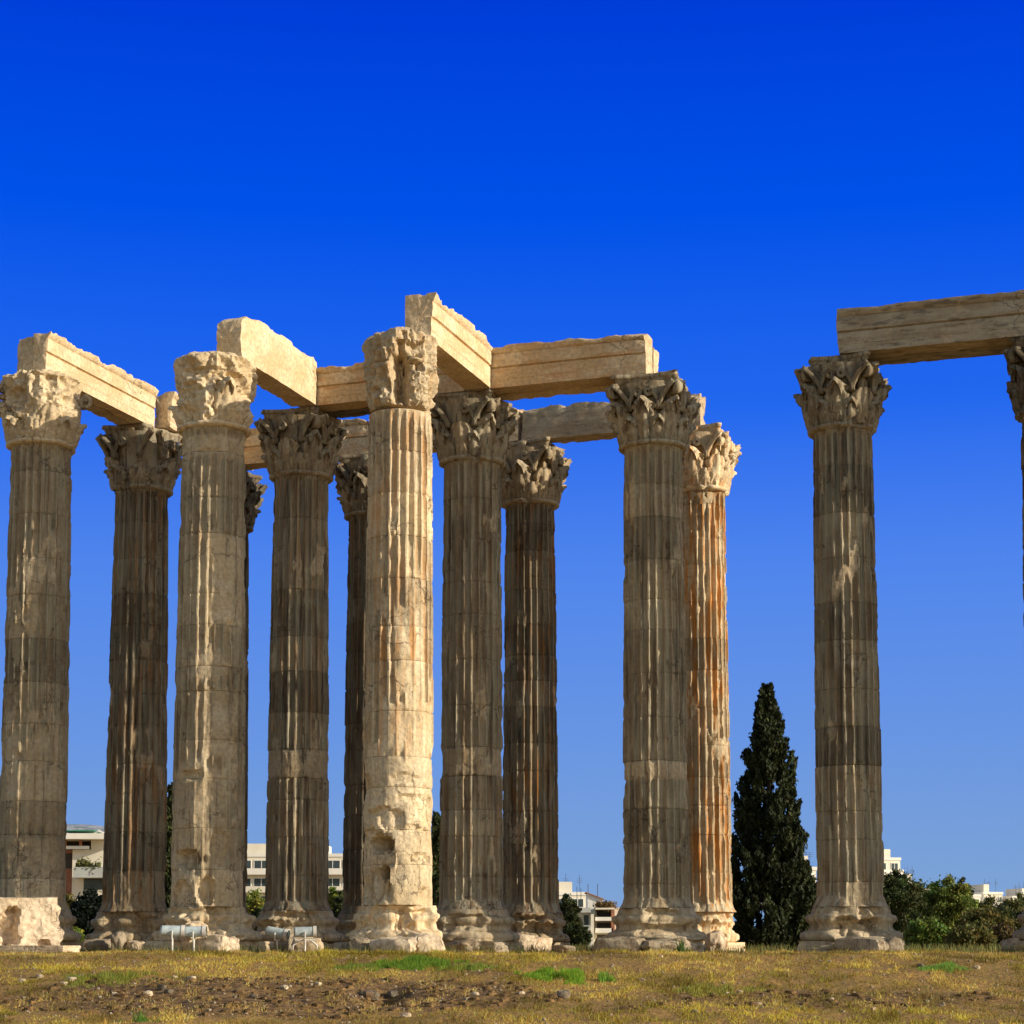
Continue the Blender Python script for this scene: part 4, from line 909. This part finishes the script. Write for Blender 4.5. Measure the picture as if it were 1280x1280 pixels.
# vivid green tufts
def patch(cx, cy, rx, ry, n, col, hgt, label):
    r = rng.uniform(0, 1, n)**.6; a = rng.uniform(0, 2*np.pi, n); x = cx+np.cos(a)*r*rx; y = cy+np.sin(a)*r*ry
    k = fbm(np.stack([x*3, y*1.6, 0*x], -1), 5, 3) > -.10+.35*(r-.45); x, y = x[k], y[k]
    blades('green_grass', x, y, hgt*1.25*(.7+.6*sstep(-.3, .3, fbm(np.stack([x*6, y*3, 0*x], -1), 15, 3)))*rng.uniform(.4, 1.2, len(x))*np.clip(1.2-r[k], .3, 1), .012, tint(col, len(x), rng, .3), label=label, cat='grass')
def g_at(px, py):
    for Y_ in np.arange(32, 60, .05):
        if gz(at(px, Y_), Y_) >= zat(py, Y_)-.005: return at(px, Y_), Y_
    return at(px, 48), 48.
for (px, py, rx, ry, n, col, hh, lb) in [(520, 1207, 1.3, 1.2, 8000, (.17, .29, .03), .15, 'green tuft strip before the tall sunlit column'),
        (450, 1210, .9, .8, 2500, (.22, .30, .05), .10, 'thin yellow-green strip left of the green tuft strip'), (585, 1210, 1.2, .7, 2500, (.26, .32, .05), .09, 'sparse yellow-green strip right of the green tuft strip'),
        (700, 1223, 1.0, 1.1, 8000, (.22, .38, .03), .16, 'bright green clump left of the wide leafy column foot, lower than the others'), (755, 1226, .5, .6, 2200, (.22, .38, .05), .12, 'pale green edge of the bright green clump'),
        (1180, 1212, .6, .7, 1500, (.20, .38, .06), .12, 'small green tuft in the grass at right'), (140, 1226, 1.5, 1.6, 5200, (.27, .29, .05), .11, 'yellow-green growth in the grass at the left'),
        (850, 1190, .35, .4, 900, (.10, .17, .04), .22, 'green weed tuft at the wide leafy column foot'), (890, 1240, 1.3, 1.2, 3500, (.32, .30, .055), .10, 'yellow-green growth in the grass right of centre'),
        (175, 1278, .4, .5, 900, (.14, .28, .04), .12, 'green tuft at the bottom edge left')]:
    cx, cy = g_at(px, py); patch(cx, cy, rx, ry, n, col, hh, lb)
# weeds around the column feet and along the crest
x, y = [], []
for k_, (i_, j_, lb_, s_) in SPEC.items():
    p = lat(i_*SA, j_*SB); n = 1700; a = rng.uniform(math.pi, 2*math.pi, n); r = rng.uniform(1.25, 2.4, n); x.append(p[0]+np.cos(a)*r*1.15); y.append(p[1]+np.sin(a)*r)
x = np.concatenate(x); y = np.concatenate(y); k = fbm(np.stack([x*.8, y*.8, 0*x], -1), 8, 3)+rng.normal(0, .1, len(x)) > -.05; x, y = x[k], y[k]; n = len(x)
gm = (rng.uniform(0, 1, n) > .55)[:, None]
blades('weeds', x, y, .07+.22*rng.uniform(0, 1, n)**2, .009, np.where(gm, tint((.34, .27, .09), n, rng), tint((.13, .17, .045), n, rng)), label='tall dry and green weeds round the feet of the columns', cat='weeds')
x, y = scatter(26000, 75, 100); blades('distant_weeds', x, y, .10+.32*rng.uniform(0, 1, len(x))**2, .02, tint((.20, .20, .06), len(x), rng), label='weedy verge behind the temple below the trees', cat='weeds')
# gravel: far too many to count
n = 9000; x, y = scatter(n, 32, 46); kk = rng.uniform(0, 1, n) < .08+.26*soil_mask(x, y); x, y = x[kk], y[kk]
tet, F0 = rock_mesh(3, (1, 1, .7), 5, .3, .3); Vs = []; Fs = []
for q, (xx, yy, zz) in enumerate(zip(x, y, ghz(x, y))):
    s_ = .008+.030*rng.uniform()**3; Vs.append(rotv(tet, rng.uniform(0, 6))*s_+(xx, yy, zz+s_*.4)); Fs.append(F0+q*len(tet))
o = mesh('gravel', np.concatenate(Vs), np.concatenate(Fs), M_PALE, None, False, {'wear': np.full(len(x)*len(tet), .6)}); set_tone(o, .7, .2, .4)
tag(o, 'loose gravel and pebbles scattered over the bare soil', 'gravel', kind='stuff')
# clods of soil on the bank
n = 2600; x, y = scatter(n, 33, 42); kk = soil_mask(x, y) > .5; x, y = x[kk], y[kk]; Vs = []; Fs = []
for q, (xx, yy, zz) in enumerate(zip(x, y, ghz(x, y))):
    s_ = .02+.07*rng.uniform()**2; Vs.append(rotv(tet, rng.uniform(0, 6))*np.array([s_*1.3, s_, s_])+(xx, yy, zz)); Fs.append(F0+q*len(tet))
tag(mesh('soil_clods', np.concatenate(Vs), np.concatenate(Fs), M_GROUND, None, True, {'soil': np.full(len(x)*len(tet), 1.)}), 'dark clods of earth on the bare bank', 'soil', kind='stuff')
# stones one can pick out
ST = [(28, 1228, 10, 'pale stone lowest on the left grass'), (50, 1222, 10, 'grey stone in the left grass'), (80, 1231, 9, 'left one of the two white stones close together on the left grass'), (90, 1226, 11, 'right one of the two white stones close together on the left grass'), (102, 1222, 10, 'dark stone right of the two white stones'),
      (145, 1243, 7, 'small stone between the left growth and the soil bank'), (186, 1245, 13, 'pale stone at the left tip of the soil bank'), (203, 1237, 14, 'dark stone on top of the soil bank'), (212, 1241, 11, 'light grey stone beside the dark one on the soil bank'), (240, 1225, 11, 'white stone on the upper edge of the soil bank'), (218, 1223, 8, 'tiny pale stone left of the white one'),
      (294, 1247, 7, 'pebble in the middle of the dark soil'), (318, 1247, 9, 'white pebble right of the one in the dark soil'), (356, 1236, 11, 'flat pale stone below the second floodlights'), (398, 1231, 8, 'small white stone below the chipped column'), (462, 1249, 24, 'rounded orange clod of earth left of the dark hollow'), (492, 1246, 15, 'dark stone in the hollow of the bank'),
      (508, 1271, 11, 'pale stone at the bottom edge under the hollow'), (540, 1202, 6, 'tiny pale stone near the green tuft strip'), (594, 1244, 9, 'white stone right of the hollow'), (583, 1250, 8, 'grey stone next to the white one right of the hollow'), (626, 1256, 7, 'pebble left of the flat dark stone'), (652, 1243, 8, 'white pebble under the bright green clump'),
      (704, 1247, 20, 'flat slanting grey stone under the bright green clump'), (802, 1226, 7, 'pale pebble right of the bright green clump'), (826, 1197, 6, 'white pebble before the wide leafy column'), (868, 1266, 9, 'grey stone at the bottom right of centre'), (908, 1243, 7, 'pale stone on the bare patch at right'), (925, 1241, 8, 'white stone on the bare patch at right'), (948, 1256, 7, 'small white stone on the bare patch'),
      (1036, 1203, 7, 'white pebble before the lone right column'), (1038, 1250, 7, 'pale stone right of the bare patch'), (1090, 1262, 7, 'lonely pebble low in the right grass'), (1151, 1209, 9, 'flat dark stone left of the small green tuft'), (1220, 1211, 9, 'pale flat stone right of the small green tuft'), (1175, 1259, 6, 'small pebble low under the green tuft')]
for k_, (px, py, wpx, lb) in enumerate(ST):
    cx, cy = g_at(px, py); s_ = wpx*cy/FOC/2*1.05
    dk = 'dark' in lb or 'clod' in lb
    V, F = rock_mesh(7, (s_, s_*.8, s_*.55), 70+k_, .3, .35); V[:, 2] += s_*.35
    o = mesh('stone', V, F, M_PALE, None, True, {'wear': np.full(len(V), .7)}, loc=(cx, cy, gz(cx, cy)), rotz=k_*1.3, sharp=40)
    set_tone(o, .35 if dk else (.7 if 'grey' in lb else 1.15), .9 if 'orange' in lb else .1, .3); tag(o, lb, 'stone', 'stones lying on the bank')
